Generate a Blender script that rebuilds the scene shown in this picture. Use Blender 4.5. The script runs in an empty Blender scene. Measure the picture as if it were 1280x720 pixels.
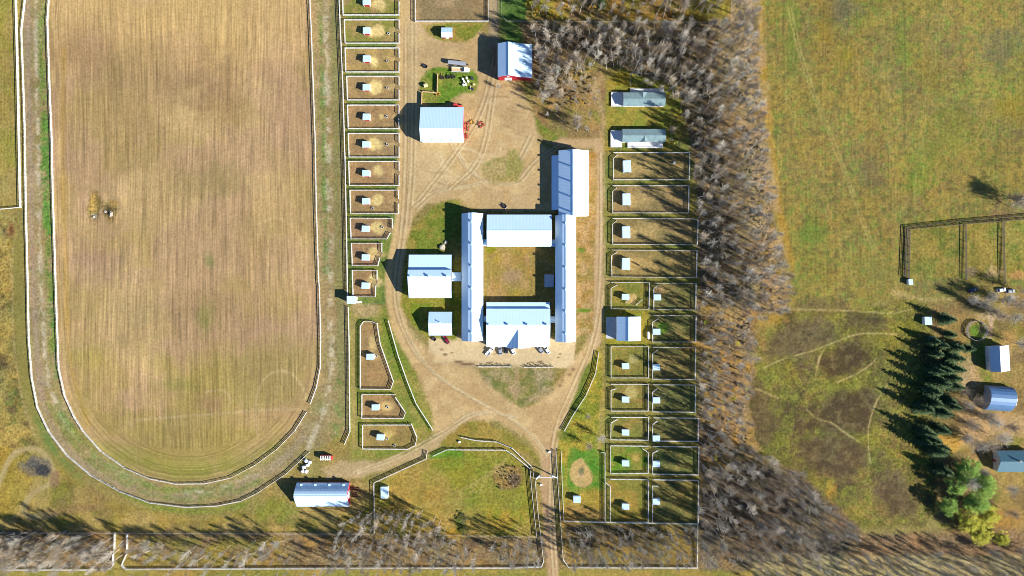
import bpy, bmesh, math, random
import numpy as np
from mathutils import Vector, Matrix

random.seed(11)
rng = np.random.default_rng(11)
S, H = 0.4, 340.0            # metres per pixel of the photograph on the ground, flying height
R = math.radians
SUN_EL, SUN_AZ_IMG = 31.0, 25.0    # shadows run to the left and 25 degrees up
KEXP = 1.78                  # radiance of a white level surface in this light (display = albedo * KEXP)

scene = bpy.context.scene
COL = scene.collection

def W(px, py, h=0.0):
    f = (H - h) / H
    return ((px - 640.0) * S * f, (360.0 - py) * S * f)

# ------------------------------------------------------------------ object helpers
def link(o, parent=None):
    COL.objects.link(o)
    if parent is not None:
        o.parent = parent
    return o

def tag(o, label=None, cat=None, group=None, kind=None):
    if label: o['label'] = label
    if cat: o['category'] = cat
    if group: o['group'] = group
    if kind: o['kind'] = kind
    return o

def empty(name, x, y, z=0.0, rot=0.0, label=None, cat=None, group=None):
    o = bpy.data.objects.new(name, None)
    o.empty_display_size = 0.5
    o.location = (x, y, z)
    o.rotation_euler = (0, 0, rot)
    link(o)
    return tag(o, label, cat, group)

def mesh_from(verts, faces, name='mesh', fix=True):
    me = bpy.data.meshes.new(name)
    me.from_pydata([tuple(v) for v in verts], [], [tuple(f) for f in faces])
    if fix:
        bm = bmesh.new(); bm.from_mesh(me)
        bmesh.ops.recalc_face_normals(bm, faces=bm.faces)
        bm.to_mesh(me); bm.free()
    me.update()
    return me

def obj(name, me, mat, parent=None):
    if mat is not None and len(me.materials) == 0:
        me.materials.append(mat)
    o = bpy.data.objects.new(name, me)
    return link(o, parent)

class MB:
    """collects boxes, bars and lofts into one mesh"""
    def __init__(s): s.v, s.f = [], []
    def add(s, v, f):
        n = len(s.v); s.v += [tuple(p) for p in v]; s.f += [tuple(i + n for i in q) for q in f]; return s
    def box(s, x0, y0, z0, x1, y1, z1):
        v = [(x, y, z) for z in (z0, z1) for y in (y0, y1) for x in (x0, x1)]
        return s.add(v, [(0,2,3,1),(4,5,7,6),(0,1,5,4),(2,6,7,3),(0,4,6,2),(1,3,7,5)])
    def cbox(s, cx, cy, z0, lx, ly, h, rot=0.0):
        c, n = math.cos(rot), math.sin(rot)
        v = []
        for z in (z0, z0 + h):
            for y in (-ly/2, ly/2):
                for x in (-lx/2, lx/2):
                    v.append((cx + x*c - y*n, cy + x*n + y*c, z))
        return s.add(v, [(0,2,3,1),(4,5,7,6),(0,1,5,4),(2,6,7,3),(0,4,6,2),(1,3,7,5)])
    def bar(s, a, b, w, h):
        """horizontal-ish board from a to b (w wide sideways, h tall, centred)"""
        a, b = Vector(a), Vector(b); d = b - a
        if d.length < 1e-6: return s
        t = d.normalized(); up = Vector((0,0,1))
        if abs(t.z) > .95: up = Vector((1,0,0))
        sd = t.cross(up).normalized(); u2 = sd.cross(t).normalized()
        v = []
        for p in (a, b):
            for sy in (-1, 1):
                for sz in (-1, 1):
                    v.append(p + sd*(sy*w/2) + u2*(sz*h/2))
        return s.add(v, [(0,1,3,2),(4,6,7,5),(0,4,5,1),(2,3,7,6),(0,2,6,4),(1,5,7,3)])
    def tube(s, a, b, r0, r1=None, n=6, cap=True):
        r1 = r0 if r1 is None else r1
        a, b = Vector(a), Vector(b); t = (b - a).normalized()
        up = Vector((0,0,1)) if abs(t.z) < .9 else Vector((1,0,0))
        e1 = t.cross(up).normalized(); e2 = t.cross(e1)
        v = []
        for p, r in ((a, r0), (b, r1)):
            for i in range(n):
                q = 2*math.pi*i/n
                v.append(p + e1*(r*math.cos(q)) + e2*(r*math.sin(q)))
        f = [(i, (i+1) % n, n + (i+1) % n, n + i) for i in range(n)]
        if cap: f += [tuple(range(n))[::-1], tuple(range(n, 2*n))]
        return s.add(v, f)
    def loft(s, secs, cap=True):
        n = len(secs[0]); v = [p for sec in secs for p in sec]; f = []
        for k in range(len(secs) - 1):
            for i in range(n):
                f.append((k*n + i, k*n + (i+1) % n, (k+1)*n + (i+1) % n, (k+1)*n + i))
        if cap: f += [tuple(range(n)), tuple(range((len(secs)-1)*n, len(secs)*n))]
        return s.add(v, f)
    def me(s, name='mesh', fix=True): return mesh_from(s.v, s.f, name, fix)
    def build(s, name, mat, parent=None): return obj(name, s.me(name), mat, parent)

# ------------------------------------------------------------------ materials
def s2l(c):
    c = np.asarray(c, float) / 255.0
    return np.where(c <= 0.04045, c / 12.92, ((c + 0.055) / 1.055) ** 2.4)

MATS = {}
def mat(name, rgb, rough=.7, metal=0.0, var=.12, scale=1.5, bump=0.0, spec=.35, rnd=0.0, rib=None, dirt=None):
    """paint, wood, metal...: base albedo (linear), cloudy variation, optional ribs along an axis"""
    if name in MATS: return MATS[name]
    m = bpy.data.materials.new(name); m.use_nodes = True
    nt = m.node_tree; N = nt.nodes; L = nt.links
    b = N['Principled BSDF']
    b.inputs['Roughness'].default_value = rough
    b.inputs['Metallic'].default_value = metal
    b.inputs['Specular IOR Level'].default_value = spec
    g = N.new('ShaderNodeNewGeometry')
    no = N.new('ShaderNodeTexNoise'); no.inputs['Scale'].default_value = scale
    no.inputs['Detail'].default_value = 4; no.inputs['Roughness'].default_value = .65
    L.new(g.outputs['Position'], no.inputs['Vector'])
    mr = N.new('ShaderNodeMapRange'); mr.inputs[1].default_value = .3; mr.inputs[2].default_value = .7
    mr.inputs[3].default_value = 1 - var; mr.inputs[4].default_value = 1 + var
    L.new(no.outputs['Fac'], mr.inputs[0])
    last = mr.outputs[0]
    if rnd:
        oi = N.new('ShaderNodeObjectInfo')
        m2 = N.new('ShaderNodeMapRange'); m2.inputs[3].default_value = 1 - rnd; m2.inputs[4].default_value = 1 + rnd
        L.new(oi.outputs['Random'], m2.inputs[0])
        mm = N.new('ShaderNodeMath'); mm.operation = 'MULTIPLY'
        L.new(last, mm.inputs[0]); L.new(m2.outputs[0], mm.inputs[1]); last = mm.outputs[0]
    vm = N.new('ShaderNodeVectorMath'); vm.operation = 'SCALE'
    vm.inputs[0].default_value = tuple(rgb); L.new(last, vm.inputs['Scale'])
    colout = vm.outputs[0]
    if dirt:
        n3 = N.new('ShaderNodeTexNoise'); n3.inputs['Scale'].default_value = .35; n3.inputs['Detail'].default_value = 5
        L.new(g.outputs['Position'], n3.inputs['Vector'])
        r3 = N.new('ShaderNodeMapRange'); r3.inputs[1].default_value = .5; r3.inputs[2].default_value = .75
        r3.inputs[3].default_value = 0; r3.inputs[4].default_value = .55
        L.new(n3.outputs['Fac'], r3.inputs[0])
        mx = N.new('ShaderNodeMix'); mx.data_type = 'RGBA'
        L.new(r3.outputs[0], mx.inputs[0]); L.new(colout, mx.inputs[6]); mx.inputs[7].default_value = (*dirt, 1)
        colout = mx.outputs[2]
    L.new(colout, b.inputs['Base Color'])
    h = None
    if rib:
        wv = N.new('ShaderNodeTexWave'); wv.wave_type = 'BANDS'; wv.bands_direction = rib.upper()
        wv.inputs['Scale'].default_value = .45; wv.inputs['Distortion'].default_value = .3
        L.new(g.outputs['Position'], wv.inputs['Vector'])
        bp = N.new('ShaderNodeBump'); bp.inputs['Strength'].default_value = .10; bp.inputs['Distance'].default_value = .1
        L.new(wv.outputs['Fac'], bp.inputs['Height']); L.new(bp.outputs[0], b.inputs['Normal'])
    elif bump:
        bp = N.new('ShaderNodeBump'); bp.inputs['Strength'].default_value = bump; bp.inputs['Distance'].default_value = .1
        L.new(no.outputs['Fac'], bp.inputs['Height']); L.new(bp.outputs[0], b.inputs['Normal'])
    MATS[name] = m
    return m

M_roofx = mat('white_metal_roof_ribs_x', (.50,.68,.82), .45, 0, .03, .25, rib='x', dirt=(.50,.64,.74))
M_roofy = mat('white_metal_roof_ribs_y', (.50,.68,.82), .45, 0, .03, .25, rib='y', dirt=(.50,.64,.74))
M_vent = mat('galvanised_vent', (.50,.64,.74), .45, .1, .08)
M_white = mat('white_painted_wood', (.76,.76,.74), .6, 0, .08, 1.2)
M_fence = mat('white_fence_board', (.66,.65,.61), .6, 0, .28, .5, dirt=(.42,.41,.36))
M_wire = mat('weathered_fence_wood', (.36,.33,.30), .8, 0, .2)
M_dkwood = mat('dark_corral_wood', (.11,.09,.075), .85, 0, .25)
M_red = mat('red_barn_paint', (.42,.018,.035), .65, 0, .15)
M_tan = mat('bare_pine_board', (.55,.38,.21), .75, 0, .2)
M_teal = mat('grey_green_shingle', (.17,.255,.265), .8, 0, .18, 1.0, bump=.2, dirt=(.12,.18,.19))
M_deck = mat('pale_deck_board', (.62,.62,.60), .7, 0, .1)
M_conc = mat('concrete_slab', (.42,.42,.42), .85, 0, .1, .5)
M_blue = mat('blue_grey_metal_roof', (.075,.16,.30), .45, .1, .12, .8)
M_dkteal = mat('dark_teal_roof', (.05,.13,.17), .6, 0, .15)
M_green = mat('green_shed_paint', (.02,.10,.11), .6)
M_silver = mat('galvanised_roof', (.60,.66,.70), .4, .2, .06, .6, rib='y')
M_dark = mat('dark_steel', (.035,.035,.04), .6, 0, .3)
M_tyre = mat('tyre_rubber', (.02,.02,.02), .85, 0, .2, 4)
M_glass = mat('window_glass', (.02,.03,.04), .08, 0, .1, 1, spec=.6)
M_hub = mat('wheel_hub_metal', (.45,.45,.46), .4, .5)
M_lamp = mat('lamp_glass', (.75,.75,.72), .2)
M_tail = mat('red_lamp_glass', (.45,.02,.02), .3)
M_cwhite = mat('white_car_paint', (.78,.78,.79), .25, 0, .02, spec=.5)
M_csilver = mat('silver_car_paint', (.42,.44,.47), .28, .4, .03)
M_cblack = mat('black_car_paint', (.015,.016,.02), .22, 0, .05, spec=.5)
M_cblue = mat('dark_blue_car_paint', (.02,.035,.09), .25, 0, .05, spec=.5)
M_cred = mat('dark_red_car_paint', (.20,.012,.025), .25, 0, .05, spec=.5)
M_mred = mat('red_machine_paint', (.55,.05,.04), .5, 0, .25)
M_myel = mat('yellow_machine_paint', (.62,.40,.06), .5, 0, .2)
M_rust = mat('rusty_steel', (.14,.06,.035), .85, 0, .35, 2.5)
M_straw = mat('round_bale_straw', (.58,.50,.24), .9, 0, .2, 3, bump=.4)
M_wrap = mat('white_bale_wrap', (.80,.80,.80), .35, 0, .05, 2)
M_rock = mat('field_stone', (.36,.32,.25), .9, 0, .3, 1.5, bump=.4)
M_horse = mat('dark_horse_coat', (.025,.018,.015), .6, 0, .3)
M_bark = mat('aspen_bark', (.55,.52,.47), .85, 0, .2, 2.0, rnd=.25)
M_twig = mat('bare_twig', (.50,.45,.365), .85, 0, .28, .35, rnd=.3)
M_twigdk = mat('brown_bare_twig', (.42,.345,.25), .85, 0, .28, .35, rnd=.3)
M_twig2 = mat('grey_bare_twig', (.43,.40,.335), .85, 0, .25, .35)
M_trunkdk = mat('brown_bark', (.14,.11,.085), .9, 0, .25, 2)
def leafmat(name, a, b, sc=.8, rnd=.2):
    m = bpy.data.materials.new(name); m.use_nodes = True
    nt = m.node_tree; N = nt.nodes; L = nt.links
    p = N['Principled BSDF']; p.inputs['Roughness'].default_value = .75
    p.inputs['Specular IOR Level'].default_value = .15
    g = N.new('ShaderNodeNewGeometry'); no = N.new('ShaderNodeTexNoise')
    no.inputs['Scale'].default_value = sc; no.inputs['Detail'].default_value = 3
    L.new(g.outputs['Position'], no.inputs['Vector'])
    r = N.new('ShaderNodeMapRange'); r.inputs[1].default_value = .35; r.inputs[2].default_value = .65
    L.new(no.outputs['Fac'], r.inputs[0])
    mx = N.new('ShaderNodeMix'); mx.data_type = 'RGBA'
    mx.inputs[6].default_value = (*a, 1); mx.inputs[7].default_value = (*b, 1)
    L.new(r.outputs[0], mx.inputs[0]); L.new(mx.outputs[2], p.inputs['Base Color'])
    MATS[name] = m; return m
M_spruce = leafmat('spruce_needles', (.030,.055,.022), (.085,.135,.045))
M_leafg = leafmat('green_leaves', (.16,.27,.045), (.34,.50,.085))
M_leafy = leafmat('yellow_green_leaves', (.36,.36,.04), (.60,.55,.06))
M_leafo = leafmat('autumn_yellow_leaves', (.32,.19,.025), (.50,.32,.04))
M_scrub = leafmat('tan_scrub_leaves', (.34,.26,.14), (.48,.38,.22))
M_olive = leafmat('olive_scrub_leaves', (.09,.10,.055), (.17,.17,.10))

# ------------------------------------------------------------------ ground canvas (soil and plant cover colours)
core_x = np.arange(-140, 1421, 1.5); core_y = np.arange(-120, 841, 1.5)
ext = np.array([30, 80, 180, 400, 900, 2000, 5000, 12000.])
GX = np.concatenate([core_x[0]-ext[::-1], core_x, core_x[-1]+ext])
GY = np.concatenate([core_y[0]-ext[::-1], core_y, core_y[-1]+ext])
X, Y = np.meshgrid(GX, GY)
NY, NX = X.shape
_tab = rng.random((256, 256))
def vn(x, y, sc, seed=0):
    u = x/sc + seed*13.7; v = y/sc + seed*7.9
    i = np.floor(u).astype(int); j = np.floor(v).astype(int); fu = u-i; fv = v-j
    fu = fu*fu*(3-2*fu); fv = fv*fv*(3-2*fv)
    i0, i1, j0, j1 = i & 255, (i+1) & 255, j & 255, (j+1) & 255
    return (_tab[j0,i0]*(1-fu)+_tab[j0,i1]*fu)*(1-fv) + (_tab[j1,i0]*(1-fu)+_tab[j1,i1]*fu)*fv
def fbm(x, y, sc, seed=0, oct=4):
    t, a, s = 0, .5, 0
    for k in range(oct):
        t = t + a*vn(x, y, sc/2**k, seed+k*3); s += a; a *= .55
    return t/s
EDGE = fbm(X, Y, 14, 1, 4) - .5          # ragged edges
MED = fbm(X, Y, 45, 2, 4)
FINE = fbm(X, Y, 7, 3, 3)

C = np.zeros((NY, NX, 3)); C[:] = s2l((158, 141, 78))
ROW = np.zeros((NY, NX)); GRS = np.full((NY, NX), .6); ROWC = X.copy()
OWN = np.zeros((NY, NX), int)

def win(pts, m):
    p = np.asarray(pts, float)
    x0, y0 = p.min(0)-m; x1, y1 = p.max(0)+m
    i0, i1 = np.searchsorted(GX, [x0, x1]); j0, j1 = np.searchsorted(GY, [y0, y1])
    return slice(max(j0-1,0), j1+1), slice(max(i0-1,0), i1+1)
def dseg(x, y, p, closed):
    n = len(p); d = np.full(x.shape, 1e9)
    for k in range(n if closed else n-1):
        ax, ay = p[k]; bx, by = p[(k+1) % n]
        ux, uy = bx-ax, by-ay; l2 = ux*ux+uy*uy + 1e-9
        t = np.clip(((x-ax)*ux+(y-ay)*uy)/l2, 0, 1)
        d = np.minimum(d, np.hypot(x-ax-t*ux, y-ay-t*uy))
    return d
def inside(x, y, p):
    c = np.zeros(x.shape, bool); n = len(p)
    for k in range(n):
        ax, ay = p[k]; bx, by = p[(k+1) % n]
        if ay == by: continue
        c ^= ((ay > y) != (by > y)) & (x < (bx-ax)*(y-ay)/(by-ay)+ax)
    return c
def sdp(x, y, p):
    d = dseg(x, y, p, True); return np.where(inside(x, y, p), d, -d)
def smooth(p, it=2, closed=True):
    p = [tuple(map(float, q)) for q in p]
    for _ in range(it):
        q = []
        n = len(p)
        for k in range(n if closed else n-1):
            a, b = p[k], p[(k+1) % n]
            q += [(a[0]*.75+b[0]*.25, a[1]*.75+b[1]*.25), (a[0]*.25+b[0]*.75, a[1]*.25+b[1]*.75)]
        if not closed: q = [p[0]] + q + [p[-1]]
        p = q
    return p
def lay(sl, m, rgb=None, row=None, grs=None, own=None):
    if rgb is not None:
        C[sl] = C[sl]*(1-m[..., None]) + s2l(rgb)*m[..., None]
    if row is not None: ROW[sl] = ROW[sl]*(1-m) + row*m
    if grs is not None: GRS[sl] = GRS[sl]*(1-m) + grs*m
    if own is not None: OWN[sl][m > .5] = own
def poly(pts, rgb, soft=2.0, rag=5.0, op=1.0, row=None, grs=None, own=None, sm=0, brk=0.0):
    if sm: pts = smooth(pts, sm)
    sl = win(pts, soft*2+rag+4); x, y = X[sl], Y[sl]
    d = sdp(x, y, pts) + EDGE[sl]*rag*2
    m = np.clip(d/soft + .5, 0, 1)*op
    if brk: m = m*np.clip((MED[sl]-.5)*4*brk + 1 - brk*.3 + (FINE[sl]-.5)*1.5*brk, 0, 1)
    lay(sl, m, rgb, row, grs, own)
def stroke(pts, w, rgb, soft=3.0, rag=3.0, op=1.0, row=None, grs=None, own=None, brk=0.0, sm=2):
    if sm: pts = smooth(pts, sm, False)
    sl = win(pts, w+soft*2+rag+4); x, y = X[sl], Y[sl]
    d = w/2 - dseg(x, y, pts, False) + EDGE[sl]*rag*2
    m = np.clip(d/soft + .5, 0, 1)*op
    if brk: m = m*np.clip((FINE[sl]-.5)*6*brk + 1 - brk*.5 + (MED[sl]-.5)*2*brk, 0, 1)
    lay(sl, m, rgb, row, grs, own)
def blob(cx, cy, rx, ry, rgb, soft=.5, rag=.5, op=1.0, grs=None, rot=0.0):
    pts = [(cx-max(rx,ry)*1.3, cy-max(rx,ry)*1.3), (cx+max(rx,ry)*1.3, cy+max(rx,ry)*1.3)]
    sl = win(pts, 4); x, y = X[sl]-cx, Y[sl]-cy
    c, s = math.cos(rot), math.sin(rot); x, y = x*c+y*s, -x*s+y*c
    d = 1 - np.hypot(x/rx, y/ry) + EDGE[sl]*rag*2 + (FINE[sl]-.5)*rag
    m = np.clip(d/soft + .3, 0, 1)*op
    lay(sl, m, rgb, None, grs)
def mottle(pts, rgbs, sc, seed, op=.8, soft=8, rag=6, grs=None, thr=.5, sharp=6, own=None):
    sl = win(pts, soft+rag+4); x, y = X[sl], Y[sl]
    base = np.clip((sdp(x, y, pts)+EDGE[sl]*rag*2)/soft + .5, 0, 1)
    for k, rgb in enumerate(rgbs):
        n = fbm(x, y, sc, seed+k*11, 4)
        m = base*np.clip((n-thr)*sharp + .5, 0, 1)*op
        lay(sl, m, rgb, None, grs)

OUTER = [(30,-130),(30,0),(25.7,37),(28,100),(30,162),(31.5,267),(33.2,330),(33.8,360),(35,422),(38.8,472.5),(46,510),(60,539.5),(82.5,569),(112.5,594),(150,615),(187.5,629),(232.5,634.5),(270,633),(300,627),(320,617.5),(357.5,592.5),(386,566)]
INNER_A = [(60,-130),(60,0),(58.3,25),(60.8,100),(63.8,175),(65,240),(67,300),(68.8,360),(70.5,410),(72.5,460),(80,495),(92.5,522.5),(103,539),(125,564),(155,585),(187.5,599),(220,605.5),(255,605),(287.5,598),(318,582),(345,562.5),(368,539),(382.5,516)]
INNER_B = [(387.5,505),(395,485),(400,460),(400.5,422),(399,360),(398,350),(395,255),(393.8,180),(391,100),(388.8,37),(387,0),(386,-130)]
INNER = INNER_A + INNER_B
RFENCE = [(422,-130),(423.5,0),(428,100),(431,200),(433,300),(434,372)]
RFENCE2 = [(435,384),(436,430),(437,540),(430,556)]

# broad left side
poly([(-150,-130),(24,-130),(26,262),(-150,266)], (170,150,76), 3, 4, grs=.5, row=.5)
mottle([(-150,-130),(22,-130),(24,258),(-150,262)], [(156,150,62),(182,156,92)], 40, 5, .7)
poly([(-150,268),(26,268),(28,420),(30,520),(60,580),(-150,580)], (152,134,70), 6, 8)
mottle([(-150,300),(17,270),(18,420),(30,520),(50,570),(-150,570)], [(172,146,62),(118,122,60),(118,98,64),(184,160,84)], 15, 8, .85, grs=1)
stroke([(22,300),(25,420),(33,490),(60,560),(100,605)], 14, (150,140,72), 4, 3, grs=.3)
stroke([(44,520),(66,562),(96,595)], 8, (108,138,66), 5, 5, .7, brk=.4)
stroke([(16,310),(15,420),(28,505),(44,545)], 2, (190,170,110), 2, 1, .7)
stroke([(0,268),(14,272),(20,282),(18,300)], 4, (180,165,95), 3, 1, .6)
stroke([(0,290),(12,316),(16,340)], 3, (185,165,95), 2, 1, .6)
blob(14,286,6,10, (165,125,70)); blob(14,287,3,6,(120,85,50))
# bottom left meadow
poly([(-150,560),(60,575),(130,625),(230,650),(330,640),(400,595),(470,600),(468,668),(-150,668)], (162,142,62), 8, 8, grs=.6)
mottle([(-150,570),(60,580),(130,630),(230,652),(330,645),(400,600),(470,600),(468,668),(-150,668)], [(180,152,70),(134,132,56),(142,122,72),(184,158,92)], 22, 15, .75)
poly([(0,560),(30,566),(52,585),(20,640),(0,650)], (168,144,58), 5, 6, .8, grs=.9)
stroke([(-20,650),(0,600),(12,572),(30,560),(52,562),(68,585),(64,605),(40,615),(28,635),(34,648),(70,642)], 7, (184,164,108), 3, 1.5, .95, grs=.2)
blob(44,583,22,14,(134,120,96),.3,.4,.95,.9); blob(38,580,10,6,(104,98,88),.5,.6,.9); blob(53,588,9,7,(74,72,72),.5,.5,.95); blob(68,600,6,10,(160,130,96),.6,.6,.8)
stroke([(150,615),(200,637),(260,640),(310,630)], 8, (120,140,52), 6, 3, .7)
stroke([(60,640),(140,632),(110,612)], 10, (150,120,80), 8, 4, .6)
blob(340,640,40,16,(128,140,50),.8,.8,.7)
# under the southern tree strip and the road verge
poly([(-150,664),(700,670),(700,712),(-150,712)], (146,118,74), 4, 5, grs=.9)
mottle([(-150,664),(720,668),(720,712),(-150,712)], [(170,138,74),(108,94,76),(156,134,94)], 14, 25, .75, grs=.9)
mottle([(150,672),(350,672),(350,708),(150,708)], [(184,148,74),(150,138,62)], 18, 31, .8)
poly([(-150,712),(1430,712),(1430,860),(-150,860)], (162,146,70), 4, 3, grs=.5)
mottle([(-150,712),(1430,712),(1430,860),(-150,860)], [(188,150,78),(136,138,58)], 26, 35, .6)
stroke([(145,640),(146,690),(148,730)], 7, (168,150,72), 4, 2, .8)

# racetrack
band = OUTER + [(436,540),(434,372),(428,100),(422,-130)]
poly(band, (164,146,92), 2, 1.5, grs=.5, own=2)
mottle(band, [(146,144,84),(190,164,120),(160,136,96)], 13, 41, .5, 3, 2)
stroke([(47,-130),(45,60),(48,180),(49,300),(53,400),(58,470)], 5, (212,198,164), 4, 3, .75, brk=.8)
stroke([(36,-130),(34,60),(38,200),(41,330),(45,430),(52,500)], 7, (176,152,126), 5, 3, .7)
stroke([(54,-130),(52,90),(56,170),(58,260),(62,340),(66,440)], 9, (116,146,58), 4, 4, .8, grs=.9, brk=.5)
stroke([(60,150),(58,200),(58,260),(62,300)], 11, (98,146,60), 4, 5, .85, grs=1, brk=.7)
stroke([(66,340),(68,420),(72,470)], 6, (98,142,62), 3, 3, .8, grs=1, brk=.6)
stroke([(46,445),(56,520),(90,570),(140,604),(200,622),(262,622),(310,606),(360,570),(380,545)], 8, (172,152,120), 6, 4, .6)
stroke([(60,480),(80,530),(112,566),(160,596)], 5, (210,196,164), 3, 3, .75, brk=.8)
stroke([(72,510),(96,548),(130,580),(176,606),(235,617),(290,606)], 9, (124,146,64), 5, 4, .8, brk=.4, grs=.9)
stroke([(220,618),(270,612),(320,592)], 5, (196,180,150), 4, 3, .6, brk=1)
stroke([(397,-130),(401,40),(405,140),(407,260),(409,340)], 7, (104,142,60), 4, 4, .8, grs=.9, brk=.5)
stroke([(403,-130),(407,60),(410,180),(412,300),(413,400),(415,460),(409,500),(396,535),(385,560)], 7, (210,196,160), 4, 3, .75, brk=.8)
stroke([(414,-130),(420,100),(423,250),(425,400),(428,520)], 10, (140,138,82), 5, 2, .7)
stroke([(60,505),(90,556),(130,592),(185,619),(235,627),(290,618),(330,598)], 6, (132,142,68), 4, 3, .7, brk=.4, grs=.8)
stroke([(420,480),(424,530),(420,548)], 10, (96,146,60), 5, 5, .6, brk=.6)
# infield
poly(INNER, (204,172,116), 1.5, 1, grs=.12, row=1.0, own=1)
sl = win(INNER, 4); x, y = X[sl], Y[sl]; dd = sdp(x, y, INNER)
w = np.clip((x-60)/200, 0, 1)
head = np.where(y > 480, 15+np.clip(y-480, 0, 120)*.30, 17)
ROWC[sl] = np.where(dd < head, dd+900, x+2.2*np.sin(y/90.0+x/60.0))
seam = np.clip(np.abs(dd-head)/5, .15, 1); ROW[sl] = np.where((dd > 0) & (y > 470), ROW[sl]*seam, ROW[sl])
mottle(INNER, [(180,148,104),(178,152,92),(190,154,118)], 60, 51, .6, 6, 3)
poly([(62,-130),(386,-130),(390,60),(300,90),(200,110),(120,40),(64,60)], (218,180,116), 40, 12, .55)
mottle([(70,430),(398,430),(360,545),(230,602),(110,545)], [(160,148,74),(178,156,84)], 50, 57, .6, 30, 10)
poly([(95,545),(160,585),(230,602),(300,592),(350,552),(300,570),(220,580),(150,560)], (152,150,66), 22, 8, .8)
for cx, cy, rx, ry, c in ((270,118,36,45,(140,110,76)),(205,95,80,40,(160,132,92)),(120,330,50,30,(172,138,112)),(100,60,40,40,(166,132,92)),
                          (260,230,50,25,(156,140,84)),(330,300,50,60,(180,150,100)),(265,505,22,14,(182,142,106)),(330,520,60,14,(190,156,104)),
                          (240,390,50,25,(158,132,92)),(170,400,40,60,(170,148,100)),(262,325,8,10,(120,140,70)),(255,400,10,22,(150,150,72)),(215,480,26,10,(140,138,66))):
    blob(cx, cy, rx, ry, c, 1.0, .5, .55)
stroke([(80,60),(78,200),(82,330),(84,420),(90,470),(110,530)], 5, (186,150,60), 4, 2, .5)
stroke([(74,30),(73,200),(76,330),(78,420)], 4, (206,172,110), 4, 2, .5)
stroke([(170,525),(260,518),(330,512),(382,512)], 3, (204,176,126), 2, 1, .5)
stroke([(322,548),(318,500),(330,470),(352,462),(372,470),(384,500)], 3, (208,180,126), 2, 1, .6)
stroke([(322,280),(345,270),(365,280),(380,310)], 3, (206,176,120), 2, 1, .5)
stroke([(258,490),(280,486),(290,500),(284,512)], 2.5, (208,180,130), 2, 1, .5)
stroke([(86,280),(92,240),(120,232),(150,250),(156,275),(140,296),(110,302),(88,286)], 5, (178,152,104), 3, 2, .6, row=0)
blob(117,259,11,21,(146,122,72),.35,.4,1,.9); blob(117,258,8,18,(176,146,80),.4,.4); blob(116,256,5,14,(196,158,82),.5,.6); blob(118,270,5,5,(168,162,140),.6,.6); blob(136,264,13,12,(156,130,76),.5,.5,1,.9); blob(134,264,7,8,(84,70,46),.5,.5,.95)
blob(142,255,6,4,(190,152,84))

# verge between the track and the west paddocks, and the little paddocks
poly([(432,-130),(500,-130),(500,270),(492,300),(480,345),(482,380),(436,384),(434,300)], (118,136,62), 3, 2, grs=.55)
mottle([(432,-130),(500,-130),(500,300),(480,380),(436,384)], [(142,146,62),(98,126,64)], 14, 61, .6, 4, 3)
WP = []      # west paddocks: polygon at fence line
rows = [(427.5,-20,498.5,18),(430,24,498.5,53.5),(431,59.5,498.5,89.5),(433,95,498.5,124.5),(434,131,498.5,160.5),(435,166.5,498.5,196),
        (435.5,201.5,498.5,231.5),(437,237.5,498,267)]
for (a,b,c,d) in rows:
    m_ = (b+d)/2
    WP.append([(c,m_+2.5),(c,d),(a+1,d),(a,b),(c,b),(c,m_-4)])
WP.append([(487.5,291),(483.5,298.5),(438.5,298.5),(437.5,272.5),(490.5,273),(490,285)])
WP.append([(474.5,322),(472,332),(440,332),(439,304),(477,304),(477,315)])
WP.append([(469.5,357),(469,371),(441,371),(440,338),(471,338),(471,349)])
dirtc = [(176,156,88),(172,152,86),(174,150,86),(170,142,92),(174,140,96),(172,144,100),(180,146,102),(178,146,98),(172,136,102),(170,132,102),(174,140,98)]
for k, p in enumerate(WP):
    poly(p, dirtc[k], 1.5, .8, grs=.35)
    mottle(p, [(194,158,104),(154,130,90)], 9, 70+k, .5, 2, 1)
    if k < 2: mottle(p, [(136,142,60)], 12, 90+k, .8, 2, 1)
    cx = [474,473,468,468,478,470,473,474,471,468,466][k]; cy = [4,40,78,110,146,180,213,250,285,318,350][k]
    rx = [12,11,9,9,5,10,8,9,7,7,7][k]
    if k != 4: blob(cx, cy, rx, 8, (232,206,134), .5, .7)
    else: blob(477,145.5,4,3.5,(214,190,124),.5,.5)
    gx = p[0][0]; blob(gx-6, (p[0][1]+p[-1][1])/2, 9, 4.5, (206,176,116), .7, .7, .8)
    blob(gx+3, (p[0][1]+p[-1][1])/2, 6, 4, (206,176,116), .8, .5, .8)

# strip south of the track side paddocks
poly([(437,384),(482,384),(540,510),(545,545),(520,566),(440,580),(437,540)], (146,144,62), 4, 3, grs=.5)
mottle([(437,384),(482,384),(540,510),(545,545),(520,566),(440,580)], [(172,154,80),(120,140,52)], 16, 101, .7, 4, 3)
stroke([(441,400),(442,470),(443,560)], 6, (176,156,92), 3, 2, .8, grs=.3)
stroke([(447,384),(452,390),(466,386)], 16, (196,166,112), 6, 3, .9, own=3)
SW = [[(471,404.5),(475,430),(491.5,477),(488,487),(450,486.5),(450,408),(454,402),(465,402)],
      [(494,497),(506.5,516),(504,523.5),(452,523),(452,493.5),(493.5,493.5)],
      [(514,530),(521,547),(519,557),(509,562),(453,561.5),(453,531.5),(513,531.5)]]
for k, p in enumerate(SW):
    poly(p, [(180,148,98),(176,142,92),(168,150,76)][k], 1.5, .8, grs=.35)
    mottle(p, [(184,146,92),(144,122,80)], 10, 110+k, .5, 2, 1)
blob(466,430,6,12,(216,186,122)); blob(466,446,7,5,(212,184,122)); blob(484,508,8,7,(214,182,116)); blob(485,543,8,5,(204,178,106))
stroke([(480,400),(492,440),(505,475),(520,505),(538,536)], 7, (112,138,36), 4, 3, .7)

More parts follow.
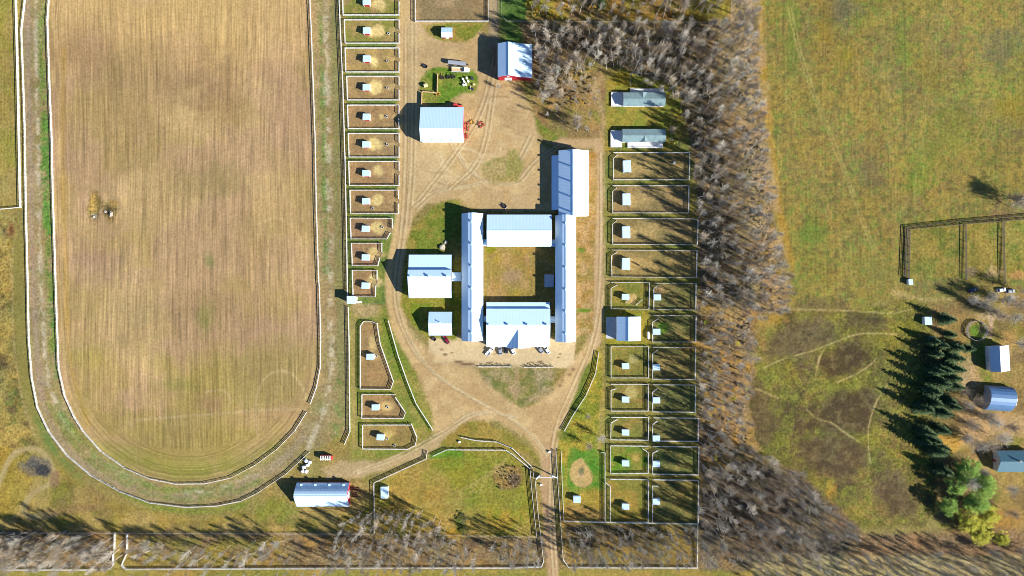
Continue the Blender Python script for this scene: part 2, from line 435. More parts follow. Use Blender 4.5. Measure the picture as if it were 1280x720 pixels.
# yard and roads
DIRT = (216,184,126)
NYARD = [(499,26),(560,20),(622,50),(645,103),(668,142),(672,178),(694,190),(694,264),(600,262),(560,250),(530,256),(508,285),(499,300)]
poly(NYARD, DIRT, 4, 3, grs=.12, own=3)
stroke([(509,-130),(509,200),(507,262),(499,300),(491,350),(495,395),(512,435),(535,465)], 20, DIRT, 4, 2, grs=.12, own=3)
stroke([(619,-130),(618,20),(617,70)], 13, (186,160,124), 5, 3, .9, grs=.15, own=3)
stroke([(660,160),(700,177),(735,178),(752,178),(752,260),(749,330),(747,410),(738,445),(716,490),(696,535)], 15, (206,174,126), 5, 3, grs=.12, own=3)
poly([(491,385),(505,415),(538,440),(600,462),(655,512),(690,490),(735,425),(745,430),(728,470),(704,525),(694,560),(691,585),(677,585),(672,562),(655,545),(625,527),(598,521),(575,524),(556,543),(541,540),(541,515),(524,470),(504,432)], DIRT, 5, 3, grs=.12, own=3)
stroke([(684,560),(683,610),(687,660),(692,710),(693,850)], 14, (196,162,118), 4, 2, grs=.12, own=3)
stroke([(590,520),(560,540),(535,562),(500,575),(460,588),(425,592)], 11, (202,174,124), 4, 3, grs=.12, own=3)
poly([(408,600),(400,585),(420,577),(460,576),(490,580),(450,595)], (192,166,120), 6, 5, .9, grs=.2, own=3)
poly([(536,417),(720,424),(717,460),(590,460),(536,455)], (232,206,156), 2, 1, grs=.04, own=4)
mottle(NYARD, [(226,198,142),(192,158,104),(206,176,128)], 22, 121, .6, 6, 3)
mottle([(491,385),(538,440),(600,462),(655,512),(690,490),(735,425),(728,470),(694,560),(672,562),(625,527),(575,524),(541,515),(504,432)], [(226,194,138),(192,158,106)], 18, 125, .6, 6, 3)
# wear in the yard
for cx, cy, rx, ry, c, o in ((560,60,40,14,(190,160,112),.6),(640,150,30,26,(188,160,112),.6),(590,200,60,30,(198,168,112),.5),(540,215,30,30,(218,192,142),.6),
                             (515,100,10,60,(198,172,120),.5),(620,470,40,8,(196,164,118),.5),(570,485,40,8,(192,158,110),.5),(680,530,20,20,(190,158,112),.5),
                             (596,75,10,12,(196,166,118),.5),(610,120,14,22,(196,166,120),.5),(575,455,26,5,(150,120,84),.5)):
    blob(cx, cy, rx, ry, c, 1.2, .7, o)
def tracks(pts, off, rgb, op=.4, w=1.6):
    stroke(pts, w, rgb, 1.6, .8, op)
    q = [(a+off, b+off*.35) for a, b in pts]; stroke(q, w, rgb, 1.6, .8, op)
for t in ([(505,30),(505,200),(500,290),(488,360),(498,410),(530,462),(590,500),(650,530),(682,570)], [(513,30),(513,200),(506,280)],
          [(540,130),(580,220),(640,235),(665,200),(700,178)], [(515,260),(540,236),(590,232),(640,210),(660,170)], [(620,60),(612,120),(600,200),(560,236)],
          [(749,190),(750,330),(742,420),(715,480),(688,540),(684,640),(690,720)], [(520,250),(560,200),(600,140),(615,70)], [(640,520),(590,512),(556,536),(500,568),(440,590)]):
    tracks(t, 5, (168,136,92), .8); tracks([(a+2, b) for a, b in t], 5, (230,210,162), .7)
rr = np.random.default_rng(5)
for k in range(44):          # looping tyre marks over the yard
    cx, cy = rr.uniform(515,660), rr.uniform(60,245); r0 = rr.uniform(18,60); a0 = rr.uniform(0,6.3); da = rr.uniform(.6,1.8)
    pts = [(cx+r0*math.cos(a0+da*t), cy+r0*.7*math.sin(a0+da*t)) for t in np.linspace(0,1,9)]
    if all(502 < a < 668 and 56 < b < 245 and not (520 < a < 602 and 78 < b < 180) for a, b in pts):
        tracks(pts, 4, (172,140,96) if k % 2 else (228,206,160), 0.5, 1.4)
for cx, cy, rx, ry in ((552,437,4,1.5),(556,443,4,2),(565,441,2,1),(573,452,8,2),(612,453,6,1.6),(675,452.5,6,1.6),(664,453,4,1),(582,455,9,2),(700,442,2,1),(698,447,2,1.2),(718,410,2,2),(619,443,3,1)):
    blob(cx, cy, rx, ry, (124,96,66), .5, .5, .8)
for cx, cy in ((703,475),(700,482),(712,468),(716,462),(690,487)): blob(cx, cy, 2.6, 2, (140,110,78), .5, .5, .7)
# grass in and round the yard
def green(pts, a=(124,142,48), b=(168,150,70), s=0, grs=.6, op=1, sm=1, third=None):
    poly(pts, a, 4, 4, op, grs=grs, sm=sm); mottle(pts, [b]+([third] if third else []), 13, 130+s, .75, 5, 4)
green([(527,28),(606,28),(598,40),(585,52),(550,51),(534,44)], (134,140,52), (176,152,76), 1)
green([(522,108),(528,92),(546,84),(590,86),(598,100),(594,116),(570,120),(560,130),(526,131)], (112,144,44), (160,152,70), 2)
green([(602,205),(620,194),(645,196),(660,205),(640,222),(620,232),(604,222)], (150,146,70), (190,166,110), 3, .5, .75)
green([(632,190),(648,186),(650,226),(636,228)], (126,144,52), (176,156,90), 4, .5, .8)
green([(507,318),(512,292),(530,268),(556,250),(578,250),(578,318)], (128,142,52), (172,152,72), 5)
green([(500,384),(508,320),(578,320),(578,426),(540,424),(520,410)], (130,142,40), (166,150,60), 6)
poly([(604,304),(694,304),(694,380),(604,380)], (184,150,78), 2, 1, grs=.5)
mottle([(604,304),(694,304),(694,380),(604,380)], [(176,150,54),(196,158,104),(160,142,70)], 16, 141, .7, 3, 2)
blob(613,312,7,5,(150,146,36)); blob(640,346,14,9,(184,152,112),.8,.6,.8)
poly([(719,270),(743,270),(741,415),(721,420)], (188,146,84), 3, 2, grs=.6)
poly([(736,190),(746,194),(744,275),(720,275)], (186,146,70), 3, 2, grs=.6)
mottle([(720,190),(746,190),(742,415),(721,420)], [(180,130,52),(160,140,72),(204,166,112)], 9, 145, .7, 3, 2)
blob(730,388,11,2.5,(116,140,40)); blob(727,312,6,4,(126,140,50))
green([(592,460),(694,460),(690,486),(664,508),(645,508),(612,478)], (142,140,72), (176,152,100), 7, .6, 1, 1, (120,128,62))
mottle([(592,460),(694,460),(690,490),(655,510),(640,508),(612,478)], [(190,164,122)], 18, 149, .8, 8, 6)
green([(548,552),(580,530),(600,527),(640,542),(660,560),(676,590),(672,566),(640,562),(560,562)], (150,140,58), (176,146,70), 8)
green([(697,545),(740,440),(752,432),(762,560),(762,640),(700,640)], (138,142,46), (184,158,60), 9, .7)
stroke([(756,440),(754,500),(750,560),(742,572)], 5, (190,158,96), 4, 3, .6)
stroke([(735,460),(720,505),(702,545)], 9, (92,116,50), 4, 3, .6)
# pasture below the barn
PAST = [(469,606),(533,576),(559,565),(632,565),(661,587),(664,610),(671,671),(469,671)]
poly(PAST, (158,148,58), 2, 1.5, grs=.7, own=6)
mottle(PAST, [(138,146,46),(186,150,62),(176,152,80)], 22, 151, .7, 4, 3)
poly([(500,590),(556,600),(560,640),(590,668),(520,660),(475,620)], (180,146,74), 16, 6, .6)
poly([(540,566),(635,566),(655,590),(660,640),(600,640),(560,600)], (134,146,44), 18, 6, .6)
stroke([(540,570),(555,566),(575,566)], 8, (100,150,40), 4, 3, .8)
blob(570,665,14,7,(186,142,50)); blob(575,656,8,14,(92,112,44),.6,.8,.8)
for k in range(9):
    stroke([(500+k*14,640-k*3),(540+k*10,628-k*5),(590+k*6,630-k*8)], 1.6, (180,162,90), 2, 1, .5)
blob(636,597,19,17,(120,112,58),.25,.2,.9,1); blob(636,597,17,15,(170,134,72),.4,.4); blob(642,600,8,9,(112,92,72),.5,.5,.9); blob(626,588,9,8,(186,160,92),.6,.6,.8); 
# pasture east of the gate road
green([(703,562),(757,562),(757,655),(703,655)], (94,144,44), (126,148,54), 10, .6, 1, 1)
poly([(704,612),(757,612),(757,655),(704,655)], (178,146,62), 12, 6, .85, grs=.7)
poly([(704,630),(730,634),(757,640),(757,655),(704,655)], (178,138,82), 8, 4, .6)
poly([(722,574),(728,572),(734,580),(741,592),(740,605),(728,610),(718,606),(712,596),(714,580)], (204,172,108), 2, 1.5, grs=.4, sm=1)
blob(727,590,4,8,(196,160,120),.5,.6); blob(727,588,4,6,(116,126,84),.6,.6,.9)
stroke([(708,560),(706,655)], 3, (176,150,60), 2, 1, .7)
# east paddocks
poly([(755,150),(880,150),(884,660),(757,660)], (140,136,64), 5, 3, grs=.6)
mottle([(755,150),(880,150),(884,660),(757,660)], [(118,130,58),(160,142,72)], 20, 161, .6, 5, 4)
green([(755,80),(850,80),(850,190),(758,188)], (140,146,56), (176,154,66), 12)
blob(790,86,10,6,(110,146,40),.6,.6); blob(776,97,14,12,(186,156,44),.8,.6,.7)
EC = [[(772,193.5),(767,197.5),(767,224.5),(862,224.5),(862.5,190.5),(767,190.5)],
      [(771,235),(766,239),(766,266),(861,266),(861.5,232),(766,232)],
      [(771,276),(766,280),(766,305.5),(872,306),(873,275),(866,273.5),(766,273)],
      [(772,315),(764.5,319.5),(765,346),(871,347),(871.5,313),(765,312.5)]]
EA = [[(772,356),(764,360.5),(764,386),(811.5,386.5),(812,353),(764,353)],
      [(764,434),(764,472.5),(811,472.5),(811,433.5),(764,433.5)],
      [(771,486),(764,488),(764,514),(810.5,514),(810.5,480.5),(764,480.5)],
      [(772,524.5),(764,529),(763.5,550),(810.5,550.5),(811,522),(764,522)],
      [(803,561),(810.5,566),(810.5,592),(763.5,592.5),(763.5,557.5),(811,558)],
      [(757.5,604),(763,608),(763,653.5),(810.5,653.5),(810.5,600),(763,599.5)]]
EB = [[(823,356.5),(817.5,361),(817.5,387),(870,387.5),(870.5,354),(818,354)],
      [(823,398.5),(816,403),(816,427.5),(870,427.5),(870.5,395),(817,394)],
      [(822,438),(816,442.5),(816,474),(869.5,474.5),(870,435),(816.5,434)],
      [(822,486),(816,490.5),(816,515),(869.5,515.5),(870,481.5),(816.5,481)],
      [(822,526.5),(816,531),(816,551.5),(873,552),(873.5,523),(817,522.5)],
      [(823,563.5),(816,567),(816,593),(873.5,594),(874,559),(816.5,558.5)],
      [(823,608),(816,608),(816,654.5),(873,655.5),(873.5,601),(816.5,600)]]
ecol = [(166,148,88),(162,138,94),(156,136,90),(168,146,84)]
for k, p in enumerate(EC):
    poly(p, ecol[k], 2, 1, grs=.45); mottle(p, [(170,142,88),(124,116,72)], 14, 170+k, .6, 2, 1)
    blob(p[0][0]+32, p[2][1]-17, 22, 11, (200,170,106), .8, .8, .7)
for k, p in enumerate(EA):
    poly(p, [(140,140,56),(148,138,66),(154,136,74),(146,136,70),(104,144,40),(156,138,58)][k], 2, 1, grs=.5)
    mottle(p, [(172,142,70),(124,132,56)], 12, 180+k, .6, 2, 1)
for k, p in enumerate(EB):
    poly(p, [(134,122,74),(132,128,72),(142,130,76),(126,124,72),(124,120,74),(116,124,66),(140,128,66)][k], 2, 1, grs=.5)
    mottle(p, [(160,136,76),(104,114,64)], 12, 190+k, .6, 2, 1)
blob(790,374,7,7,(206,176,112)); blob(825,363,6,7,(196,166,112),.6,.7,.8); blob(792,449,8,6,(190,178,110),.6,.6,.8); blob(788,491,8,8,(204,186,112),.6,.6,.9)
blob(831,494,4,4,(150,150,90)); blob(827,410,7,8,(96,140,40),.7,.7,.8); blob(795,573,5,6,(190,164,84)); blob(828,458,8,8,(180,150,90),.8,.7,.6)
green([(757,388),(812,388),(812,432),(757,432)], (150,146,46), (178,150,60), 14, .6, 1, 0)
stroke([(748,350),(760,350)],6,(200,168,116),5,3,.6)
# grounds north east of the yard (rough, with trees)
poly([(660,95),(700,90),(745,75),(757,110),(750,172),(700,174),(676,165),(664,130)], (166,140,86), 5, 4, grs=.7)
mottle([(650,95),(700,90),(745,75),(757,110),(750,172),(700,174),(676,165),(664,130)], [(190,150,92),(130,136,56),(150,122,84)], 18, 201, .7, 5, 4)
green([(664,135),(672,150),(690,165),(704,176),(676,176)], (116,140,48), (150,140,66), 16)
stroke([(752,178),(755,150),(750,128),(740,112),(752,96)], 6, (192,162,112), 5, 3, .8)
green([(620,-130),(660,-130),(660,56),(624,60)], (88,122,52), (112,132,62), 17)
stroke([(619,-130),(618,50)], 9, (176,156,118), 4, 2, .8)
poly([(518.8,-130),(610.8,-130),(610.8,26),(518.8,26)], (164,140,98), 2, 1, grs=.4)
mottle([(518.8,-130),(610.8,-130),(610.8,26),(518.8,26)], [(192,160,114),(142,124,84)], 18, 211, .6, 3, 2)
# east field, meadow
FIELD = [(940,-130),(950,0),(952,100),(966,190),(972,260),(990,340),(988,385),(1060,388),(1132,370),(1280,372),(1430,372),(1430,-130)]
poly(FIELD, (158,141,66), 4, 3, grs=.55, own=5, row=.5)
mottle(FIELD, [(126,136,60),(164,140,76),(128,112,78),(160,134,66)], 48, 221, .55, 8, 5, thr=.52, sharp=4)
mottle(FIELD, [(112,144,56),(172,150,70),(110,104,62)], 5, 231, .55, 6, 4, thr=.60, sharp=9)
stroke([(950,-20),(953,100),(966,190),(973,260),(990,335)], 8, (186,146,56), 4, 3, .75)
stroke([(958,150),(964,176),(980,200),(968,232),(960,250)], 2, (204,176,88), 2, 1, .7)
for cx, cy, rx, ry, c in ((1055,16,20,24,(112,104,88)),(1028,40,14,30,(160,128,48)),(1060,70,14,14,(150,138,44)),(1165,90,26,30,(150,126,56)),(1250,60,30,30,(112,110,82)),
                          (1260,140,26,18,(156,136,44)),(1130,60,8,60,(126,150,54)),(1020,290,18,20,(104,136,52)),(1150,215,16,30,(110,144,44)),(1090,210,16,30,(126,112,76)),(1190,170,40,40,(128,134,56)),
                          (990,40,10,60,(114,140,50)),(1100,340,40,20,(140,134,66))):
    blob(cx, cy, rx, ry, c, 1.1, .9, .6)
for k in range(2):
    stroke([(985+k*4,10),(996+k*4,60),(1012+k*4,110),(1040+k*4,178),(1062+k*4,236),(1080+k*4,285),(1091+k*4,312)], 1.4, (188,172,96), 1.6, .6, .75)
stroke([(1240,120),(1228,150),(1212,180)], 1.6, (180,160,84), 2, 1, .6); stroke([(1244,118),(1233,150),(1216,182)], 1.4, (180,160,84), 2, 1, .5)
for q in ([(960,60),(1010,200),(1070,370)],[(1180,0),(1150,160),(1140,280)],[(1100,20),(1112,180),(1120,360)],[(1280,210),(1200,236),(1130,300)]):
    stroke(q, 1.5, (176,160,84), 2, 1, .5); stroke([(a+4, b) for a, b in q], 1.5, (176,160,84), 2, 1, .4)
stroke([(1130,0),(1131,180)], 3, (112,104,62), 3, 2, .5)
stroke([(1117,366),(1138,372),(1165,378),(1190,376)], 8, (184,164,100), 5, 3, .8)
poly([(1137,285),(1206,281),(1206,345),(1150,350),(1137,350)], (140,130,58), 3, 2, grs=.7)
poly([(1209,280),(1254,276),(1256,350),(1209,345)], (150,136,60), 3, 2, grs=.7)
poly([(1258,276),(1430,270),(1430,350),(1258,340)], (150,142,60), 3, 2, grs=.7)
mottle([(1137,285),(1206,281),(1254,277),(1430,270),(1430,350),(1137,350)], [(120,132,56),(168,146,72)], 10, 225, .7, 3, 3)
blob(1240,340,14,8,(196,168,112),.6,.8,.9); blob(1272,343,12,6,(196,150,90),.6,.8,.8); blob(1215,340,9,7,(150,132,92))
stroke([(1236,276),(1245,262),(1250,250)], 4, (120,96,70), 3, 2, .7); blob(1252,268,14,5,(150,120,80),.7,.7,.7)
MEAD = [(985,388),(1060,388),(1132,374),(1160,378),(1175,385),(1165,430),(1170,540),(1170,640),(1150,655),(1075,660),(1040,640),(1000,590),(945,565),(932,520),(940,470),(948,420)]
poly(MEAD, (134,122,58), 5, 4, grs=.9, own=7)
mottle(MEAD, [(108,92,62),(144,138,52),(120,104,66),(156,134,66)], 34, 241, .7, 8, 6, thr=.52)
mottle(MEAD, [(92,80,56),(150,150,56)], 8, 251, .5, 8, 6, thr=.56, sharp=9)
for cx, cy, rx, ry, c in ((1010,460,22,20,(112,92,66)),(1075,445,24,14,(98,80,58)),(1065,505,30,18,(100,82,56)),(1000,530,22,22,(104,86,62)),(1065,400,10,8,(96,84,60)),(1100,410,14,5,(110,90,66)),
                          (1050,580,26,22,(108,88,66)),(1038,608,7,26,(216,160,60)),(1100,615,14,20,(122,98,76)),(1090,640,40,12,(170,140,72)),(965,400,22,10,(186,146,60)),(960,430,14,30,(170,140,72)),
                          (1020,420,10,8,(176,160,120)),(1140,410,22,12,(150,146,50)),(1110,490,20,50,(132,122,64)),(1045,480,40,12,(140,138,52)),(1150,480,18,14,(92,110,52)),(1150,520,16,20,(140,130,60)),(970,545,16,14,(132,140,50))):
    blob(cx, cy, rx, ry, c, .9, .9, .75)
mottle(MEAD, [(146,146,60),(96,100,46)], 6, 247, .55, 8, 6, thr=.57, sharp=8)
for pts, c in (([(985,396),(1030,400),(1045,430),(1010,445),(975,452),(955,440)],(118,102,70)),([(1022,447),(1050,431),(1085,424),(1092,450),(1062,471),(1030,470)],(86,70,48)),
               ([(1002,522),(1040,495),(1080,484),(1100,490),(1090,525),(1080,546),(1050,536),(1020,540)],(90,74,52)),([(990,548),(1040,542),(1080,556),(1085,592),(1050,602),(1010,582)],(102,84,60)),
               ([(935,468),(962,500),(976,540),(952,560),(932,520)],(110,90,60)),([(1060,389),(1090,393),(1112,399),(1080,412),(1060,405)],(88,78,54)),([(1090,600),(1130,590),(1150,640),(1110,652)],(112,92,66)),
               ([(985,388),(1010,372),(1060,376),(1062,387)],(116,104,66))):
    poly(pts, c, 14, 10, .88, sm=2, grs=.5); mottle(pts, [(140,124,80),(84,72,50)], 6, 245, .5, 12, 8, thr=.57, sharp=8, grs=.5)
for t in ([(955,460),(975,450),(1000,443),(1030,434),(1060,420),(1085,416),(1122,418)],[(1032,434),(1024,446),(1020,468)],[(1046,478),(1070,468),(1086,458),(1096,448)],[(1008,512),(1016,520),(1026,525),(1040,528),(1056,541),(1075,553)],
          [(1110,480),(1096,500),(1088,522),(1084,545),(1088,580)],[(985,387),(1060,388),(1085,390),(1115,392),(1140,387)],[(945,486),(965,494),(972,498)]):
    stroke(t, 1.5, (196,176,112), 1.6, .8, .8)
# the farmstead at the right edge
poly([(1160,378),(1430,350),(1430,720),(1180,720),(1170,560),(1180,480)], (158,136,72), 8, 5, grs=.6)
mottle([(1160,378),(1430,350),(1430,720),(1180,720),(1170,560),(1180,480)], [(130,136,52),(188,152,90),(140,116,76)], 22, 261, .7, 8, 6)
blob(1232,446,16,26,(118,140,48),.7,.8,.8); blob(1222,413,11,11,(116,146,50),.4,.4); blob(1226,410,6,8,(186,160,108),.6,.8,.8)
blob(1212,470,12,22,(198,168,120),.7,.7,.8); blob(1240,395,24,7,(208,176,128),.7,.7,.8); blob(1238,408,4,14,(214,178,144),.7,.5,.8)
poly([(1195,500),(1235,512),(1280,520),(1300,480),(1290,500),(1400,520),(1400,545),(1250,545),(1200,560)], (206,170,116), 8, 6, .8)
blob(1190,552,20,12,(214,164,70),.7,.7,.8); blob(1250,650,30,10,(190,142,66),.9,.8,.7); blob(1225,385,40,8,(120,110,72),.9,.8,.6)
# woods floor
BELT = [(652,30),(915,28),(945,-130),(948,100),(960,200),(965,280),(985,340),(985,385),(945,398),(938,470),(930,520),(945,570),(1000,590),(1045,640),(1080,668),(1400,680),(1400,712),(872,712),(874,560),(872,400),(874,300),(865,180),(850,110),(790,90),(740,72),(700,95),(668,100)]
poly(BELT, (112,98,72), 5, 5, grs=1.0)
mottle(BELT, [(152,130,96),(100,88,72),(172,142,88),(122,106,80)], 14, 271, .6, 5, 4)
mottle([(876,380),(945,390),(935,520),(945,570),(880,600)], [(192,148,66),(176,144,92),(142,120,92)], 12, 281, .85, 10, 8)
mottle([(880,590),(1000,590),(1075,660),(1060,700),(876,700)], [(88,80,70),(128,108,84)], 14, 285, .8, 8, 6)
mottle([(872,-20),(950,-20),(966,200),(985,340),(985,390),(945,390),(930,200)], [(196,164,122),(176,150,96)], 12, 288, .7, 6, 5)
poly([(655,-130),(910,-130),(912,24),(660,24)], (150,122,82), 3, 3, grs=1)
mottle([(655,-130),(910,-130),(912,24),(660,24)], [(196,152,54),(120,100,74),(150,138,50)], 18, 291, .75, 4, 3)
stroke([(662,4),(690,14),(705,22)], 9, (172,152,34), 5, 4, .8); stroke([(830,14),(860,20),(875,22)], 8, (200,154,44), 5, 4, .7); stroke([(770,18),(810,20),(850,23)], 5, (180,130,52), 4, 3, .6)
poly([(704,657),(872,657),(872,710),(712,710)], (122,106,76), 3, 3, grs=1)
mottle([(704,657),(872,657),(872,710),(712,710)], [(104,94,70),(168,138,64)], 14, 301, .75, 3, 3)
poly([(1075,668),(1430,660),(1430,700),(1075,694)], (152,122,86), 8, 5, grs=.9)
poly([(940,694),(1430,694),(1430,730),(940,730)], (188,170,118), 6, 4, .8, grs=.7)
stroke([(917,360),(918,520),(918,710)], 2.2, (110,92,66), 2, 1.5, .7)
blob(872,430,16,14,(190,140,60),.9,.9,.6)
# overall unevenness of the growth
U = fbm(X, Y, 90, 400, 4); V = fbm(X, Y, 5, 410, 2)
C *= (1 + (U-.5)*.30)[..., None]
C *= (1 + (V-.5)*(.16+.42*GRS))[..., None]
lum = (C*np.array([.25,.65,.1])).sum(-1, keepdims=True); C = C*.98+lum*.02
hue = (fbm(X, Y, 26, 420, 3)-.5)*GRS
C[..., 0] *= 1 + hue*.35; C[..., 2] *= 1 - hue*.25
C = np.clip(C/KEXP, .004, .8)

def ground_material():
    m = bpy.data.materials.new('soil_and_grass'); m.use_nodes = True
    nt = m.node_tree; N = nt.nodes; L = nt.links
    b = N['Principled BSDF']; b.inputs['Roughness'].default_value = .95; b.inputs['Specular IOR Level'].default_value = .08
    ac = N.new('ShaderNodeAttribute'); ac.attribute_name = 'cover'
    aa = N.new('ShaderNodeAttribute'); aa.attribute_name = 'texture_mix'
    ar = N.new('ShaderNodeAttribute'); ar.attribute_name = 'row_line'
    sp = N.new('ShaderNodeSeparateColor'); L.new(aa.outputs['Color'], sp.inputs[0])
    g = N.new('ShaderNodeNewGeometry')
    def noise(sc, det, ro, dim='3D', vec=None):
        n = N.new('ShaderNodeTexNoise'); n.noise_dimensions = dim
        n.inputs['Scale'].default_value = sc; n.inputs['Detail'].default_value = det; n.inputs['Roughness'].default_value = ro
        if dim == '1D': L.new(vec, n.inputs['W'])
        else: L.new(vec or g.outputs['Position'], n.inputs['Vector'])
        return n.outputs['Fac']
    def mth(op, a, b_):
        n = N.new('ShaderNodeMath'); n.operation = op
        for k, v in enumerate((a, b_)):
            if isinstance(v, (int, float)): n.inputs[k].default_value = v
            else: L.new(v, n.inputs[k])
        return n.outputs[0]
    n1 = noise(.8, 4, .68); n2 = noise(.13, 4, .6)
    sx = N.new('ShaderNodeSeparateXYZ'); L.new(g.outputs['Position'], sx.inputs[0])
    def rowvec(a, b_):
        c = N.new('ShaderNodeCombineXYZ'); L.new(mth('MULTIPLY', ar.outputs['Fac'], a), c.inputs[0]); L.new(mth('MULTIPLY', sx.outputs[1], b_), c.inputs[1]); return c.outputs[0]
    r1 = noise(1.0, 3, .65, '3D', rowvec(.42, .035)); r2 = noise(1.0, 2, .5, '3D', rowvec(.11, .012))
    amp = mth('ADD', mth('MULTIPLY', sp.outputs[1], 2.3), .72)
    f1 = mth('ADD', mth('MULTIPLY', mth('SUBTRACT', n1, .5), amp), 1.0)
    rw = mth('ADD', mth('MULTIPLY', mth('SUBTRACT', r1, .5), 2.0), mth('MULTIPLY', mth('SUBTRACT', r2, .5), .7))
    rmod = mth('MULTIPLY', rw, mth('MULTIPLY', sp.outputs[0], mth('ADD', n2, .35)))
    f2 = mth('ADD', rmod, 1.0)
    f = mth('MAXIMUM', mth('MULTIPLY', f1, f2), .25)
    vm = N.new('ShaderNodeVectorMath'); vm.operation = 'SCALE'
    L.new(ac.outputs['Color'], vm.inputs[0]); L.new(f, vm.inputs['Scale'])
    # scattered greener tufts
    n4 = noise(.55, 5, .75); r4 = N.new('ShaderNodeMapRange'); r4.inputs[1].default_value = .53; r4.inputs[2].default_value = .66
    L.new(n4, r4.inputs[0])
    tf = mth('MULTIPLY', mth('MULTIPLY', r4.outputs[0], sp.outputs[1]), .4)
    v2 = N.new('ShaderNodeVectorMath'); v2.operation = 'MULTIPLY'
    L.new(vm.outputs[0], v2.inputs[0]); v2.inputs[1].default_value = (.52, .80, .50)
    mx = N.new('ShaderNodeMix'); mx.data_type = 'RGBA'
    L.new(tf, mx.inputs[0]); L.new(vm.outputs[0], mx.inputs[6]); L.new(v2.outputs[0], mx.inputs[7])
    L.new(mx.outputs[2], b.inputs['Base Color'])
    bp = N.new('ShaderNodeBump'); bp.inputs['Distance'].default_value = .35
    L.new(mth('MULTIPLY', mth('ADD', sp.outputs[1], .2), .8), bp.inputs['Strength']); L.new(n1, bp.inputs['Height'])
    L.new(bp.outputs[0], b.inputs['Normal'])
    return m
M_ground = ground_material()

def sheet(name, cellmask, z):
    """grid cells of the canvas as one sheet at height z"""
    jj, ii = np.nonzero(cellmask)
    idx = np.arange(NY*NX).reshape(NY, NX)
    quads = np.stack([idx[jj+1,ii], idx[jj+1,ii+1], idx[jj,ii+1], idx[jj,ii]], 1)
    used, inv = np.unique(quads.ravel(), return_inverse=True)
    q = inv.reshape(-1, 4)
    nv, nf = len(used), len(q)
    px, py = X.ravel()[used], Y.ravel()[used]
    co = np.stack([(px-640)*S, (360-py)*S, np.full(nv, z)], 1).astype(np.float32)
    me = bpy.data.meshes.new(name)
    me.vertices.add(nv); me.vertices.foreach_set('co', co.ravel())
    me.loops.add(nf*4); me.loops.foreach_set('vertex_index', q.ravel().astype(np.int32))
    me.polygons.add(nf); me.polygons.foreach_set('loop_start', np.arange(0, nf*4, 4, dtype=np.int32))
    me.polygons.foreach_set('loop_total', np.full(nf, 4, np.int32))
    me.update(calc_edges=True)
    a = me.attributes.new('cover', 'FLOAT_COLOR', 'POINT')
    a.data.foreach_set('color', np.concatenate([C.reshape(-1,3)[used], np.ones((nv,1))], 1).astype(np.float32).ravel())
    a = me.attributes.new('texture_mix', 'FLOAT_COLOR', 'POINT')
    a.data.foreach_set('color', np.stack([ROW.ravel()[used], GRS.ravel()[used], np.zeros(nv), np.ones(nv)], 1).astype(np.float32).ravel())
    a = me.attributes.new('row_line', 'FLOAT', 'POINT')
    a.data.foreach_set('value', ROWC.ravel()[used].astype(np.float32))
    o = obj(name, me, M_ground)
    o['kind'] = 'structure'
    return o
cell = OWN[:-1, :-1]
sheet('ground', np.ones((NY-1, NX-1), bool), 0.0)
for k, (nm, z) in enumerate((('field',.004),('racetrack',.004),('dirt_road',.008),('forecourt',.012),('field',.004),('pasture',.004),('meadow',.004))):
    sheet(nm, cell == k+1, z)

# ------------------------------------------------------------------ fences
POST = MB().box(-.09,-.09,0,.09,.09,1.65).me('post'); POST.materials.append(M_fence)
POSTD = MB().box(-.10,-.10,0,.10,.10,1.7).me('post'); POSTD.materials.append(M_dkwood)
POSTW = MB().box(-.06,-.06,0,.06,.06,1.4).me('post'); POSTW.materials.append(M_wire)
def fence(pts, label, group=None, closed=False, rails=4, sp=4.0, kind='white', h=1.65, name='fence', cap=.14, gate=False, cat='fence'):
    wp = [Vector((*W(x, y, h), 0)) for x, y in pts]
    o0 = wp[0]
    root = empty(name, o0.x, o0.y, 0, 0, label, cat, group)
    loc = [p-o0 for p in wp]
    segs = [(loc[k], loc[k+1]) for k in range(len(loc)-1)]
    if closed: segs.append((loc[-1], loc[0]))
    m, pm = {'white':(M_fence,POST),'dark':(M_dkwood,POSTD),'wire':(M_wire,POSTW)}[kind]
    th, tw = {'white':(.20,.05),'dark':(.14,.08),'wire':(.035,.035)}[kind]
    for r in range(rails):
        z = .28 + (h-.42)*r/max(rails-1,1)
        b = MB()
        for a, c in segs: b.bar(a+Vector((0,0,z)), c+Vector((0,0,z)), tw, th)
        if r == rails-1 and cap:
            for a, c in segs: b.bar(a+Vector((0,0,h+.025)), c+Vector((0,0,h+.025)), cap, .05)
        b.build('rail', m, root)
    pos, nxt, acc = [], 0.0, 0.0
    for a, c in segs:
        Ls = (c-a).length
        while nxt <= acc+Ls:
            pos.append(a.lerp(c, (nxt-acc)/max(Ls,1e-6))); nxt += sp
        acc += Ls
    for a, c in segs:
        if all((p-c).length > .8 for p in pos): pos.append(c)
    pos.sort(key=lambda p: -min(0, 0) + abs((p+o0).x*.8)*0 + (p+o0).length)
    for p in pos[:100]:
        q = bpy.data.objects.new('post', pm); q.location = p; link(q, root)
    if len(pos) > 100:
        b = MB()
        for p in pos[100:]: b.box(p.x-.09,p.y-.09,0,p.x+.09,p.y+.09,h)
        q = b.build('post_run', m, root); q['kind'] = 'stuff'
    if gate:
        a, c = loc[-1], loc[0]
        if (a-c).length > 1.0:
            b = MB(); d = c-a
            for z in (.3,.65,1.0,1.3): b.tube(a+d*.04+Vector((0,0,z)), a+d*.96+Vector((0,0,z)), .03, n=5)
            for t in (.04,.5,.96): b.tube(a+d*t+Vector((0,0,.25)), a+d*t+Vector((0,0,1.32)), .03, n=5)
            b.build('gate', M_dark, root)
    return root
ORD = ['first','second','third','fourth','fifth','sixth','seventh','eighth','ninth','tenth','eleventh']
